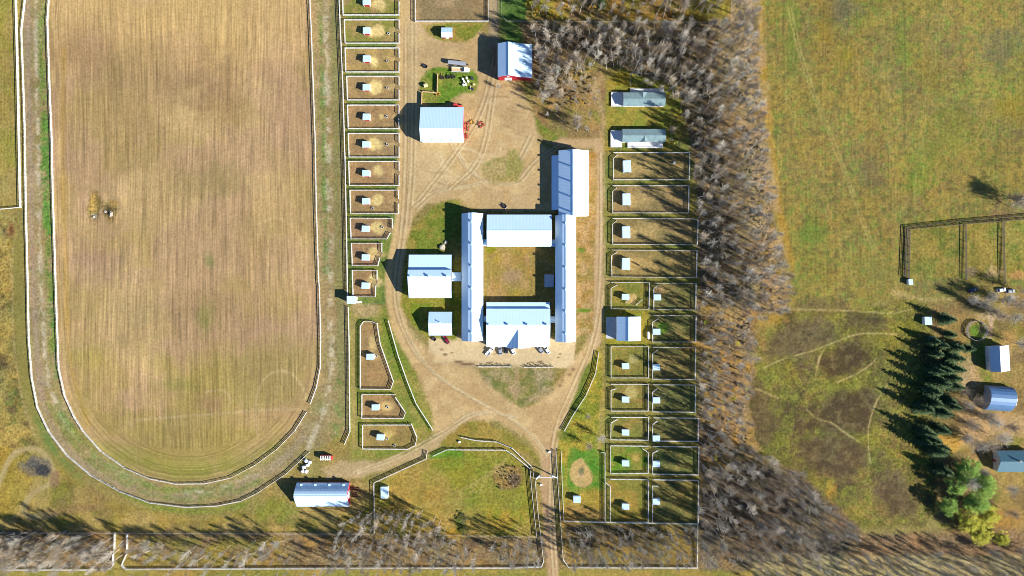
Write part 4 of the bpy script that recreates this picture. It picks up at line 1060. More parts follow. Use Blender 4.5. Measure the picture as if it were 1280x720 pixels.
# flatbed truck and grain trailer in the yard
x, y = W(575, 87.2, 1.2)
t = empty('flatbed_truck', x, y, 0, R(-2), 'white cabbed stake-bed truck parked beside the long grey trailer', 'truck')
MB().box(-4.2,-1.15,.95,2.0,1.15,1.15).build('bed_floor', M_tan, t)
for sy in (-1.18, 1.10):
    MB().box(-4.2,sy,1.15,2.0,sy+.08,1.9).build('bed_side', M_white, t)
MB().box(1.85,-1.1,1.15,1.97,1.1,2.1).build('headboard', M_white, t)
MB().loft([sect(2.15,1.1,.7,2.5),sect(3.4,1.1,.7,2.5),sect(3.9,1.05,.7,1.6),sect(4.7,.95,.7,1.45)]).build('cab', M_cwhite, t)
MB().add([(3.44,-.85,2.3),(3.44,.85,2.3),(3.93,.85,1.65),(3.93,-.85,1.65)],[(0,1,2,3)]).build('windscreen', M_glass, t)
MB().box(-4.0,-.45,.6,4.0,.45,.8).build('chassis', M_dark, t)
wheels(t, [(-3.0,-1.0),(-3.0,1.0),(-1.9,-1.0),(-1.9,1.0),(3.6,-.98),(3.6,.98)], .48, .3)
x, y = W(571.5, 78.6, 1.8)
t = empty('grain_trailer', x, y, 0, R(-6), 'long grey covered trailer just above the stake-bed truck', 'trailer')
MB().loft([sect(-4.5,.95,1.0,2.6,.35),sect(4.2,.95,1.0,2.6,.35)]).build('body', M_csilver, t)
MB().box(-4.3,-.4,.7,5.6,.4,1.0).build('frame', M_dark, t); MB().tube((5.3,0,.3),(5.3,0,.9),.08).build('hitch_jack', M_dark, t)
wheels(t, [(-3.2,-.95),(-3.2,.95),(-2.1,-.95),(-2.1,.95)], .45, .28)
def cart(px, py, ang, label, name='utility_trailer', m=None, cat='trailer', L_=2.6, tip=None):
    x, y = W(px, py, .7); t = empty(name, x, y, 0, R(ang), label, cat); m = m or M_dark
    MB().box(-L_/2,-.75,.5,L_/2,.75,.62).build('bed', m, t)
    for s in (-.75, .68): MB().box(-L_/2,s,.62,L_/2,s+.07,1.15).build('side_board', m, t)
    MB().box(-L_/2,-.68,.62,-L_/2+.08,.68,1.15).build('tailgate', tip or m, t)
    MB().bar((L_/2,0,.5),(L_/2+1.1,0,.5),.1,.1).build('drawbar', M_dark, t)
    wheels(t, [(0,-.85),(0,.85)], .36, .2); return t
cart(531, 82.5, 150, 'small dark trailer standing alone on the bare yard')
cart(630.5, 257.5, 130, 'small dark trailer with pale tailgate on the yard above the courtyard block', tip=M_cwhite)
cart(542.5, 423.5, 140, 'small dark trailer at the corner of the small white shed', L_=2.2)
def tractor(px, py, ang, m, label, sc=1.0):
    x, y = W(px, py, 1.5); t = empty('tractor', x, y, 0, R(ang), label, 'tractor')
    t.scale = (sc, sc, sc)
    MB().loft([sect(-.4,.5,.8,1.5),sect(.6,.48,.8,1.6),sect(1.9,.42,.8,1.5),sect(2.1,.34,.85,1.4)]).build('hood', m, t)
    c = MB().box(-1.5,-.75,2.45,.3,.75,2.6).build('cab_roof', m, t)
    MB().loft([sect(-1.4,.68,1.2,2.45,.05),sect(.2,.68,1.2,2.45,.05)]).build('cab_glass', M_glass, t)
    MB().tube((1.2,.3,1.5),(1.2,.3,2.4),.06).build('exhaust', M_dark, t)
    wheels(t, [(-.9,-.95),(-.9,.95)], .82, .45); wheels(t, [(1.5,-.8),(1.5,.8)], .5, .3)
    return t
tractor(571.5, 132.6, 0, M_mred, 'red tractor behind the implement shed at its top right corner', 1.15)
def implement(px, py, ang, m, label, w=4.0, d=2.4, n=7, wheelsz=.4, cat='farm implement', name='disc_harrow', rows=2):
    x, y = W(px, py, .6); t = empty(name, x, y, 0, R(ang), label, cat)
    f = MB()
    for k in range(rows):
        yy = -d/2 + d*k/max(rows-1,1); f.bar((-w/2,yy,.75),(w/2,yy,.75),.18,.16)
    for s in (-.35, .35): f.bar((s*w,-d/2,.8),(s*w*.2,d/2+.8,.8),.14,.14)
    f.bar((0,d/2,.8),(0,d/2+1.6,.7),.14,.14); f.build('frame', m, t)
    for k in range(rows):
        yy = -d/2 + d*k/max(rows-1,1); g_ = MB()
        for i in range(n):
            xx = -w/2+w*(i+.5)/n; g_.tube((xx-.04,yy,.38),(xx+.04,yy,.38),.36,n=10); g_.bar((xx,yy,.4),(xx,yy,.75),.06,.06)
        g_.build('disc_gang', M_rust, t)
    wheels(t, [(-w*.3,0),(w*.3,0)], wheelsz, .2); return t
implement(584, 158, 88, M_mred, 'red implement parked tight against the implement shed east wall', 4.6, 1.6, name='seed_drill')
implement(602, 156, 35, M_mred, 'red mower with dark wheels standing out in the yard by the red shed', 3.4, 1.8, 6, name='hay_mower')
implement(591, 152.5, 95, M_myel, 'small yellow implement between red mower and red shed', 2.2, 1.2, 4, .3, name='hay_tedder')
implement(583, 170, 90, M_mred, 'low dark red implement at the lower corner of the red shed', 2.6, 1.2, 5, .3, name='cultivator')
implement(547.5, 117.5, 10, M_myel, 'yellow implement beside the bare wooden fence', 2.6, 1.0, 4, .3, name='hay_rake')
implement(443.5, 611.5, 0, M_rust, 'rusty wide harrow right of the arched barn, upper one', 4.4, .9, 9, .3, name='harrow', rows=2)
implement(443, 619, 0, M_rust, 'rusty narrow harrow right of the arched barn, lower one', 3.0, 1.8, 6, .3, name='harrow', rows=3)
# starting gate, wrapped bales
x, y = W(407.5, 572, 1.3); t = empty('starting_gate', x, y, 0, 0, 'white and red race starting gate standing beside the track', 'starting gate')
for k in range(5): MB().box(-2.4+k*1.15-.16,-1.1,.15,-2.4+k*1.15+.16,1.1,2.5).build('stall_divider', M_white, t)
MB().box(-2.6,1.1,2.1,2.6,1.22,2.55).build('front_beam', M_mred, t)
for k in range(4): MB().box(-2.24+k*1.15,.95,.4,-2.24+k*1.15+.83,1.03,1.9).build('stall_gate', M_mred, t)
MB().box(2.7,-.9,.4,3.3,.9,2.2).build('end_panel', M_mred, t); wheels(t, [(-2.8,-.5),(-2.8,.5)], .35, .2)
def bale(px, py, m, label, group, ang=0, r=.85, L_=1.35, up=False, name='round_bale'):
    x, y = W(px, py, .9); o = MB()
    if up:
        n = 16; secs = [[(rr_*math.cos(2*math.pi*i/n), rr_*math.sin(2*math.pi*i/n), z) for i in range(n)] for rr_, z in ((r*.93,0),(r,.12),(r,L_-.12),(r*.92,L_))]
    else:
        n = 16; secs = [[(xx, rr_*math.cos(2*math.pi*i/n), r+rr_*math.sin(2*math.pi*i/n)) for i in range(n)] for rr_, xx in ((r*.93,-L_/2),(r,-L_/2+.1),(r,L_/2-.1),(r*.93,L_/2))]
    ob = o.loft(secs).build(name, m); ob.location = (x, y, 0); ob.rotation_euler = (0,0,R(ang)); tag(ob, label, 'bale', group); return ob
posn = ['topmost left','topmost right','middle left','middle right','lowest left','lowest right']
for k, (a, b) in enumerate(((382.8,575.8),(387.2,577.6),(379.6,584),(384.6,581.3),(378.6,589),(383.2,589.4))):
    bale(a, b, M_wrap, f'white wrapped round bale, {posn[k]} of the heap above the arched barn', 'white wrapped bales', 50+20*k, .95)
bale(532, 106.5, M_straw, 'large pale straw bale on the yard grass above the red implement shed', None, 20, 1.0, 1.9)
for k, (a, b) in enumerate(((578.7,98.8),(583.5,97.3),(580.2,102),(585.2,101.4),(579.3,106),(582.2,105.5))):
    bale(a, b, M_wrap, f'white drum, {posn[k]} of the cluster on the grass by the trucks', 'white drums in the yard', 0, .55, 1.3, True, 'storage_drum')
bale(590, 97.6, M_dark, 'black drum right of the white drums, upper one', 'dark drums in the yard', 0, .8, 1.2, True, 'storage_drum')
bale(590.6, 111, M_dark, 'black drum right of the white drums, lower one', 'dark drums in the yard', 0, .7, 1.2, True, 'storage_drum')
ob = MB().bar((0,0,.5),(0,1.6,.5),.35,.8).build('feed_bin', M_white); ob.location = (*W(588.4,112,.8),0); tag(ob, 'narrow white bin beside the lower black drum', 'bin')
ob = MB().box(-.6,-.4,0,.6,.4,.9).build('wooden_crate', M_straw); ob.location = (*W(592.5,105.5,.6),0); tag(ob, 'straw coloured crate between the black drums', 'crate')
for k, (a, b) in enumerate(((553,97),(561,96.5),(567,96))):
    implement(a, b, 10*k, M_dark, f'dark scrap implement, {["left","middle","right"][k]} one in the row below the stake-bed truck', 2.2, 1.0, 3, .3, name='scrap_implement')
# propane tank, water tubs, small boxes
x, y = W(810.6, 419.2, 1.2); t = empty('propane_tank', x, y, 0, 0, 'long white propane tank beside the blue and white shed', 'tank')
n = 14; MB().loft([[(rr_*math.cos(2*math.pi*i/n), yy, 1.15+rr_*math.sin(2*math.pi*i/n)) for i in range(n)] for rr_, yy in ((.15,-2.0),(.42,-1.85),(.55,-1.6),(.55,1.6),(.42,1.85),(.15,2.0))]).build('tank_body', M_cwhite, t)
for s in (-1.2, 1.2): MB().box(-.4,s-.1,0,.4,s+.1,.68).build('leg', M_conc, t)
MB().tube((0,0,1.68),(0,0,1.95),.14).build('valve_cover', M_cwhite, t)
tubs = [(485.7,41.8),(484,76.5),(484,110),(483.5,145.5),(484,180.5),(466,260.3),(477.8,284),(470.5,444.8),(484,548.5),(493.5,557),(484.5,509)]
tl = ['second paddock','third paddock','fourth paddock','fifth paddock','sixth paddock','eighth paddock','ninth paddock','tall wedge paddock','lowest wedge paddock, upper one','lowest wedge paddock, lower one','middle wedge paddock']
for k, (a, b) in enumerate(tubs):
    x, y = W(a, b, .4); n = 12
    t = empty('water_tub', x, y, 0, 0, f'small white water tub in the {tl[k]} beside the racetrack', 'water tub', 'water tubs in the paddocks')
    MB().loft([[(r_*math.cos(2*math.pi*i/n), r_*math.sin(2*math.pi*i/n), z) for i in range(n)] for r_, z in ((.48,0),(.58,.6),(.5,.6),(.44,.2))]).build('tub', M_white, t)
    MB().tube((0,0,.3),(0,0,.5),.47,n=12).build('water', M_glass, t)
for a, b, lab in ((574.5,552.5,'small white box on the grass above the pasture corner'),(687,565,'small white marker post right of the road above the gateway'),(676.6,606,'small white marker post left of the road below the gateway'),(843,203.5,'small white salt block holder in the topmost long paddock')):
    x, y = W(a, b, .6); o = MB().box(-.45,-.4,0,.45,.4,.9).box(-.52,-.47,.9,.52,.47,.98).build('marker_box', M_white); o.location = (x, y, 0); tag(o, lab, 'box')
# loose boards in the square paddock
for k, (a, b, c, d) in enumerate(((782,379,787,372),(794.5,382,802.5,374.5))):
    p = Vector((*W(a,b,.6),0)); q = Vector((*W(c,d,.6),0))
    rt = empty('loose_hurdle', p.x, p.y, 0, 0, f'loose slanting white hurdle, {["left","right"][k]} one in the paddock above the blue and white shed', 'hurdle', 'loose white hurdles')
    dd_ = q-p
    for z in (.5,.9,1.3): MB().bar(Vector((0,0,z)), dd_+Vector((0,0,z)), .1, .14).build('rail', M_fence, rt)
    for tt in (0,.5,1): MB().cbox(dd_.x*tt, dd_.y*tt, 0, .16, .16, 1.45).build('post', M_fence, rt)
# round pen
x, y = W(1222, 413.5, 1.5); t = empty('round_pen', x, y, 0, 0, 'round dark panel pen with grass inside by the silver barn', 'pen')
n = 22; pr = 4.9
for z in (.4,.8,1.2,1.6):
    b = MB()
    for k in range(n):
        a0, a1 = 2*math.pi*k/n, 2*math.pi*(k+1)/n
        b.bar((pr*math.cos(a0),pr*math.sin(a0),z),(pr*math.cos(a1),pr*math.sin(a1),z),.09,.22)
    b.build('rail', M_wire, t)
for k in range(n): MB().cbox(pr*math.cos(2*math.pi*k/n), pr*math.sin(2*math.pi*k/n), 0, .12, .12, 1.75).build('post', M_wire, t)
# field stones
for k, (a, b, s) in enumerate(((131.5,264.5,.9),(138.5,267.5,1.3),(117,271,.9),(553,309,2.0),(557,303,1.2))):
    x, y = W(a, b, .4); bm = bmesh.new(); bmesh.ops.create_icosphere(bm, subdivisions=3, radius=1)
    for v_ in bm.verts:
        q = v_.co; nz = .25*math.sin(q.x*3.1+k)*math.cos(q.y*2.7)+.15*math.sin(q.z*5+k*2); v_.co = q*(1+nz)
        v_.co.x *= s*.7; v_.co.y *= s*(1.0 if k != 1 else 1.5)*.7; v_.co.z *= s*.45
    me = bpy.data.meshes.new('boulder'); bm.to_mesh(me); bm.free()
    o = obj('boulder', me, M_rock); o.location = (x, y, s*.2)
    tag(o, ['small pale boulder in the infield hollow, left of the larger one','largest pale boulder in the infield hollow','grey boulder at the left infield hollow','largest pale rock between west barn and stable wing','smaller rock above the pale rock by the west barn'][k], 'boulder')
# dark horse in the fourth long paddock
def horse(px, py, ang, label):
    x, y = W(px, py, 1.2)
    root = empty('horse', x, y, 0, R(ang), label, 'horse')
    sk = [((-.85,0,1.25),.30,None),((-.3,0,1.2),.33,0),((.35,0,1.22),.33,1),((.75,0,1.3),.27,2),((1.1,0,1.6),.17,3),((1.4,0,1.85),.13,4),((1.62,0,1.72),.12,5),((1.9,0,1.48),.085,6)]
    legs = [(0,-.22,-.95,-.28),(0,.22,-.95,-.28),(3,-.2,.72,.0),(3,.2,.72,.0)]
    for base, sy, lx, _ in legs:
        i = len(sk); sk.append(((lx+.1*(base == 0),sy,.85),.15,base)); sk.append(((lx-.12*(base == 0),sy,.5),.075,i)); sk.append(((lx-.02,sy,.06),.06,i+1))
    me = bpy.data.meshes.new('body'); me.from_pydata([s_[0] for s_ in sk], [(s_[2], k) for k, s_ in enumerate(sk) if s_[2] is not None], [])
    o = obj('body', me, M_horse, root)
    md = o.modifiers.new('skin', 'SKIN')
    for k, s_ in enumerate(sk): me.skin_vertices[0].data[k].radius = (s_[1], s_[1])
    me.skin_vertices[0].data[1].use_root = True
    o.modifiers.new('sub', 'SUBSURF').levels = 1; o.modifiers['sub'].render_levels = 2
    MB().tube((-1.1,0,1.35),(-1.35,0,.6),.09,.03).build('tail', M_horse, root)
    for s in (-.07,.07): MB().tube((1.42,s,1.9),(1.42,s*1.4,2.1),.05,.01).build('ear', M_horse, root)
horse(797.5, 330.5, 150, 'dark horse standing in the fourth long paddock right of its shelter')

# ------------------------------------------------------------------ trees
def prisms(segs, n=3):
    """tapered n-sided twigs, numpy: segs (p0,p1,r0,r1)"""
    p0 = np.array([s_[0] for s_ in segs]); p1 = np.array([s_[1] for s_ in segs])
    r0 = np.array([s_[2] for s_ in segs])[:, None]; r1 = np.array([s_[3] for s_ in segs])[:, None]
    t = p1-p0; t /= np.linalg.norm(t, axis=1)[:, None]+1e-9
    up = np.where(np.abs(t[:, 2:3]) < .9, np.array([[0,0,1.]]), np.array([[1.,0,0]]))
    e1 = np.cross(t, up); e1 /= np.linalg.norm(e1, axis=1)[:, None]; e2 = np.cross(t, e1)
    vs = []
    for p, r in ((p0, r0), (p1, r1)):
        for i in range(n):
            a = 2*math.pi*i/n; vs.append(p+e1*(r*math.cos(a))+e2*(r*math.sin(a)))
    V = np.stack(vs, 1)                       # (k, 2n, 3)
    F = [[i, (i+1) % n, n+(i+1) % n, n+i] for i in range(n)]
    F = (np.array(F)[None]+(np.arange(len(segs))*2*n)[:, None, None]).reshape(-1, 4)
    return V.reshape(-1, 3), F
def npmesh(name, V, F, m):
    me = bpy.data.meshes.new(name); nv, nf = len(V), len(F)
    me.vertices.add(nv); me.vertices.foreach_set('co', np.asarray(V, np.float32).ravel())
    me.loops.add(nf*4); me.loops.foreach_set('vertex_index', np.asarray(F, np.int32).ravel())
    me.polygons.add(nf); me.polygons.foreach_set('loop_start', np.arange(0, nf*4, 4, dtype=np.int32)); me.polygons.foreach_set('loop_total', np.full(nf, 4, np.int32))
    me.update(calc_edges=True)
    me.materials.append(m); return me
def bare_tree(seed, h=15.0, spread=2.2, nl=30, nt=8, base=.3, wild=.3, tw=.038, e0=25, e1=55):
    r = np.random.default_rng(seed); tr = []; cr = []
    p = np.zeros(3); d = np.array([r.normal(0,.04), r.normal(0,.04), 1.0]); pts = [p]
    for k in range(7):
        d = d+np.array([r.normal(0,.05), r.normal(0,.05), 0]); d /= np.linalg.norm(d); p = p+d*h/7; pts.append(p)
    R0 = .011*h
    for k in range(7): tr.append((pts[k], pts[k+1], R0*(1-k/7.5), R0*(1-(k+1)/7.5)))
    az = r.uniform(0, 6.28)
    for i in range(nl):
        t = base+(1-base)*((i+r.uniform(0,1))/nl)**.8
        kk = min(int(t*7), 6); q = pts[kk]+(pts[kk+1]-pts[kk])*(t*7-kk)
        az += 2.4+r.normal(0,.4)
        env = math.sin(math.pi*min(1, (t-base)/(1-base)*.80+.22))
        Ll = spread*(.45+.75*env)*r.uniform(.7,1.2)
        el = R(min(84, r.uniform(e0, e1) + 18*t))
        dv = np.array([math.cos(az)*math.cos(el), math.sin(az)*math.cos(el), math.sin(el)])
        m1 = q+dv*Ll*.55; dv2 = dv+np.array([0,0,.35])+r.normal(0,wild*.6,3); dv2 /= np.linalg.norm(dv2); m2 = m1+dv2*Ll*.6
        cr += [(q, m1, tw*1.5, tw*1.1), (m1, m2, tw*1.1, tw*.45)]
        for j in range(nt):
            u = r.uniform(.25,1.0); b0 = q+(m1-q)*u*1.4 if u < .6 else m1+(m2-m1)*(u-.6)/.4
            dt = dv2+r.normal(0,wild*1.6,3)+np.array([0,0,.2]); dt /= np.linalg.norm(dt)
            b1 = b0+dt*r.uniform(.6,1.5)*(.5+spread*.22)
            cr.append((b0, b1, tw*.62, tw*.25))
    tv, tf = prisms(tr, 6); cv, cf = prisms(cr, 3)
    return tv, tf, cv, cf
NV = 10
PROTO = []
for k in range(NV):
    tv, tf, cv, cf = bare_tree(100+k, 15, [1.9,2.2,2.5,2.1,2.8][k % 5], [34,38,36,32,40][k % 5], 9, [.46,.52,.44,.55,.42][k % 5], .3, .058, 30, 58)
    PROTO.append((npmesh('trunk', tv, tf, M_bark), npmesh('crown', cv, cf, M_twig if k % 2 else M_twigdk)))
BROAD = []
for k in range(4):
    tv, tf, cv, cf = bare_tree(200+k, 10, 4.4, 44, 12, .18, .38, .06)
    BROAD.append((npmesh('trunk', tv, tf, M_trunkdk), npmesh('crown', cv, cf, [M_twig,M_twigdk,M_twig,M_twigdk][k])))
LITE = []
for k in range(6):
    tv, tf, cv, cf = bare_tree(300+k, 15, [2.0,2.3,2.6][k % 3], 26, 8, .48, .3, .06, 30, 58)
    LITE.append((np.concatenate([tv, cv]), np.concatenate([tf, cf+len(tv)])))
def place_tree(name, meshes, px, py, ch, sc, label, group, cat='tree', rot=None, zs=1.0):
    x, y = W(px, py, ch*sc)
    o = empty(name, x, y, 0, random.uniform(0, 6.28) if rot is None else rot, label, cat, group)
    o.scale = (sc, sc, sc*zs)
    for nm, me in zip(('trunk','crown'), meshes):
        q = bpy.data.objects.new(nm, me); link(q, o)
    return o
def scatter(pts, r, seed, accept=None):
    """poisson-ish scatter inside a pixel polygon"""
    p = np.array(pts); g = np.random.default_rng(seed); x0, y0 = p.min(0); x1, y1 = p.max(0)
    n = int((x1-x0)*(y1-y0)/(r*r)*6); cand = np.stack([g.uniform(x0,x1,n), g.uniform(y0,y1,n)], 1)
    ok = inside(cand[:,0], cand[:,1], pts); cand = cand[ok]; out = []; grid = {}
    for a, b in cand:
        if accept and not accept(a, b, g): continue
        i, j = int(a//r), int(b//r)
        if any((a-c)**2+(b-d)**2 < r*r for di in (-1,0,1) for dj in (-1,0,1) for c, d in grid.get((i+di,j+dj), ())): continue
        grid.setdefault((i,j), []).append((a,b)); out.append((a,b))
    return out
GT = 'bare trees of the shelter woods'
def acc(a, b, g):
    if 912 < a < 922 and b > 330: return False
    if 885 < a < 945 and 385 < b < 560: return g.random() < .30
    if 872 < a < 900 and 250 < b < 620: return g.random() < .55
    if b > 590 and a > 990: return g.random() < .8
    return True
TREES = []     # px, py, size, zone
def add_zone(pts, r, seed, s0, s1, zone, accept=None):
    g = np.random.default_rng(seed+1000)
    for a, b in scatter(pts, r, seed, accept): TREES.append((a, b, g.uniform(s0, s1), zone))
WOOD = [(668,30),(915,29),(930,-60),(944,-60),(946,100),(958,200),(964,280),(982,340),(982,383),(945,396),(936,470),(928,520),(943,568),(1000,592),(1045,642),(1070,668),(1000,700),(940,700),(880,700),(878,560),(876,400),(880,300),(868,180),(848,118),(792,92),(742,74),(702,98),(672,108),(670,60)]
add_zone(WOOD, 6.9, 1, .70, 1.25, 'east', acc)
add_zone([(668,100),(742,78),(750,110),(738,165),(716,168),(690,150),(672,130)], 11, 21, .5, .8, 'rough')
add_zone([(655,-60),(660,10),(700,20),(720,6),(760,24),(820,10),(900,20),(912,-60)], 9, 2, .7, 1.05, 'north')
add_zone([(-60,675),(0,673),(60,672),(138,680),(138,706),(60,712),(-60,712)], 6.3, 3, .8, 1.1, 'southwest')
add_zone([(160,676),(215,690),(350,678),(362,700),(215,708),(165,700)], 8.5, 4, .7, 1.0, 'southwest')
add_zone([(420,660),(455,640),(490,638),(540,650),(575,676),(600,700),(590,712),(410,712),(412,690)], 7, 5, .7, 1.0, 'south')
add_zone([(706,668),(760,662),(870,662),(870,708),(716,708)], 6.3, 6, .6, .95, 'gate')
add_zone([(1075,690),(1380,700),(1380,770),(1000,770),(940,712)], 8.2, 7, .6, .9, 'verge')
add_zone([(612,684),(640,672),(680,676),(676,708),(625,708)], 7, 8, .65, .95, 'gate')
add_zone([(600,712),(600,722),(100,726),(100,714)], 12, 9, .5, .75, 'verge')
TREES.sort(key=lambda t: -t[2]*(1.0 if t[3] in ('east','verge') else 1.25))
ZL = {'east':'bare grey tree in the tall shelter woods between paddocks and green field',
      'north':'bare tree above the thin fence at the top edge woods',
      'southwest':'bare pale tree in the strip below the racetrack curve',
      'south':'bare grey tree in the clump below the arched barn',
      'gate':'bare tree in the low wood beside the gate road',
      'verge':'pale bare tree along the bottom edge roadside','rough':'bare tree on the rough ground right of the red barn'}
ZG = {'east':GT,'north':'bare trees at the top edge','southwest':'bare trees below the racetrack','south':'bare trees below the arched barn','gate':'bare trees beside the gate road','verge':'roadside bare trees','rough':'bare trees on the rough ground'}
NIND = 262
for k, (a, b, s_, z) in enumerate(TREES[:NIND]):
    place_tree('bare_tree', PROTO[k % NV], a, b, 10.5, s_, ZL[z], ZG[z])
vv, ff, mi, off = [], [], [], 0
for k, (a, b, s_, z) in enumerate(TREES[NIND:]):
    V_, F_ = LITE[k % 6]; x, y = W(a, b, 10.5*s_); q = random.uniform(0, 6.28); c, n_ = math.cos(q), math.sin(q)
    T = np.stack([(V_[:,0]*c-V_[:,1]*n_)*s_+x, (V_[:,0]*n_+V_[:,1]*c)*s_+y, V_[:,2]*s_], 1)
    vv.append(T); ff.append(F_+off); off += len(T); mi.append(np.full(len(F_), random.randrange(3), np.int32))
if vv:
    me = npmesh('bare_woods', np.concatenate(vv), np.concatenate(ff), M_twig); me.materials.append(M_twigdk); me.materials.append(M_twig2)
    me.polygons.foreach_set('material_index', np.concatenate(mi))
    o = obj('bare_woods', me, None, None)
    tag(o, 'mass of smaller bare grey trees filling the shelter woods', 'woods', None, 'stuff')
print('bare trees', len(TREES))
# leaf helpers
def leafcloud(cl, per, size, seed, flat=.0):
    """clumps (centre, radius) -> many small leaf faces"""
    r = np.random.default_rng(seed); V = []; 
    for c, rad in cl:
        d = r.normal(0, 1, (per, 3)); d /= np.linalg.norm(d, axis=1)[:, None]
        p = np.array(c)+d*(rad*r.uniform(.35,1,(per,1))**.6)*np.array([1,1,.8])
        a = r.normal(0, 1, (per, 3)); a[:, 2] *= .45; a /= np.linalg.norm(a, axis=1)[:, None]
        q_ = r.normal(0, 1, (per, 3))*.45; q_[:, 2] += 1; b = np.cross(a, q_); b /= np.linalg.norm(b, axis=1)[:, None]
        s_ = size*r.uniform(.6,1.3,(per,1))
        V.append(np.stack([p-a*s_, p-b*s_*.6, p+a*s_, p+b*s_*.6], 1))
    V = np.concatenate(V).reshape(-1, 3); F = np.arange(len(V)).reshape(-1, 4)
    return V, F
def leafy(seed, h, rad, m, nc=26, per=90, size=.26, bark=M_trunkdk):
    r = np.random.default_rng(seed); cl = []; segs = [(np.zeros(3), np.array([0,0,h*.55]), .02*h, .012*h)]
    for k in range(nc):
        u, az = r.uniform(0,1), r.uniform(0,6.28); z = h*(.38+.58*u); env = math.sin(math.pi*(.18+.75*u))
        q = rad*env*math.sqrt(r.uniform(.05,1))*r.uniform(.8,1.25); c = np.array([q*math.cos(az), q*math.sin(az), z])*np.array([1,1,1.0])
        cl.append((c, rad*r.uniform(.10,.24))); segs.append((np.array([0,0,h*r.uniform(.2,.5)]), c, .006*h, .002*h))
    tv, tf = prisms(segs, 5); V, F = leafcloud(cl, per, size, seed)
    return npmesh('trunk', tv, tf, bark), npmesh('crown', V, F, m)
def spruce(seed, h=14, rad=2.9):
    r = np.random.default_rng(seed); segs = [(np.zeros(3), np.array([0,0,h*.98]), .2, .03)]; V = []
    nlev = 22
    for k in range(nlev):
        t = k/(nlev-1); z = h*(.06+.93*t); L_ = rad*(1-t)**.62*(1+.18*math.sin(k*2.3+seed))+.15; nb = int(16*(1-t)+6)
        for i in range(nb):
            az = r.uniform(0,6.28); ln = L_*r.uniform(.7,1.15); dr = -.32*ln
            d = np.array([math.cos(az), math.sin(az), 0]); sdv = np.array([-d[1], d[0], 0])
            for j in range(4):
                u0, u1 = j/4*.95, (j+1.15)/4; w = (.34*(1-u0*.45))*min(1, ln/1.2+.3)
                a = np.array([0,0,z+dr*u0+r.normal(0,.06)])+d*ln*u0; b = np.array([0,0,z+dr*u1+r.normal(0,.06)])+d*ln*min(u1,1.05)
                s1 = sdv*w*r.uniform(.7,1.3); s2 = sdv*w*.6*r.uniform(.5,1.3); dz = np.array([0,0,-r.uniform(.05,.3)])
                V += [a-s1+dz, a+s1+dz*.6, b+s2, b-s2]
    tv, tf = prisms(segs, 6); V = np.array(V); F = np.arange(len(V)).reshape(-1, 4)
    return npmesh('trunk', tv, tf, M_trunkdk), npmesh('crown', V, F, M_spruce)
SP = [spruce(400+k, 14, [3.6,3.2,4.0][k]) for k in range(3)]
_g = np.random.default_rng(77)
for k, (a, b, s_) in enumerate(((1190,399,1.0),(1187,434,.9),(1199,452,1.0),(1196,470,.95),(1203,484,1.0),(1190,500,.95),(1184,520,1.05),(1188,540,1.0),(1178,425,.9),(1205,440,.85),(1207,466,.9),(1190,460,1.1),(1182,480,1.1),(1196,512,.8),(1180,505,1.1),(1160,556,.9),(1190,560,.8),(1186,590,.8),(1178,445,1.0),(1174,468,1.05),(1170,492,1.0),(1168,516,1.0),(1166,536,.95),(1172,548,.9),(1178,566,1.0),(1176,585,.9),(1222,438,.55),(1196,417,.6))):
    place_tree('spruce', SP[k % 3], a-6+_g.uniform(-5,5), b+_g.uniform(-5,5), 7, s_*_g.uniform(.82,1.15), 'round dark spruce standing beside the green shed' if k == 0 else ('small spruce left of the silver barn' if k == 11 else 'dark green spruce in the row casting long shade over the meadow'), 'spruces at the farmstead')
place_tree('spruce', SP[1], 752, 2, 7, .8, 'lone dark spruce among bare trees at the top edge', None)
GL = [leafy(500, 15, 6.6, M_leafg, 130, 46, .3), leafy(501, 13, 6.6, M_leafg, 105, 46, .3), leafy(502, 12, 6.4, M_leafy, 105, 44, .28)]
for k, (a, b, i, s_, lab) in enumerate(((1210,588,1,.95,'bright green tree, topmost of the leafy clump by the farmhouse'),(1226,606,0,.9,'bright green tree left of the farmhouse, rightmost of the clump'),(1196,606,1,.85,'bright green tree on the left of the leafy clump, beside the spruces'),
        (1186,633,1,.75,'green tree at the lower left of the leafy clump'),(1218,628,0,.85,'large green tree in the middle of the leafy clump'),(1212,652,2,.95,'yellow-green tree left of the lower leafy clump'),(1236,645,2,.85,'yellow-green tree right in the lower leafy clump'),(1226,668,2,.9,'yellow-green tree at the very bottom of the leafy clump'),(1253,674,2,.6,'small yellow tree apart at the lower right of the leafy clump'))):
    place_tree('leafy_tree', GL[i], a, b, 8, s_, lab, 'leafy trees at the farmstead')
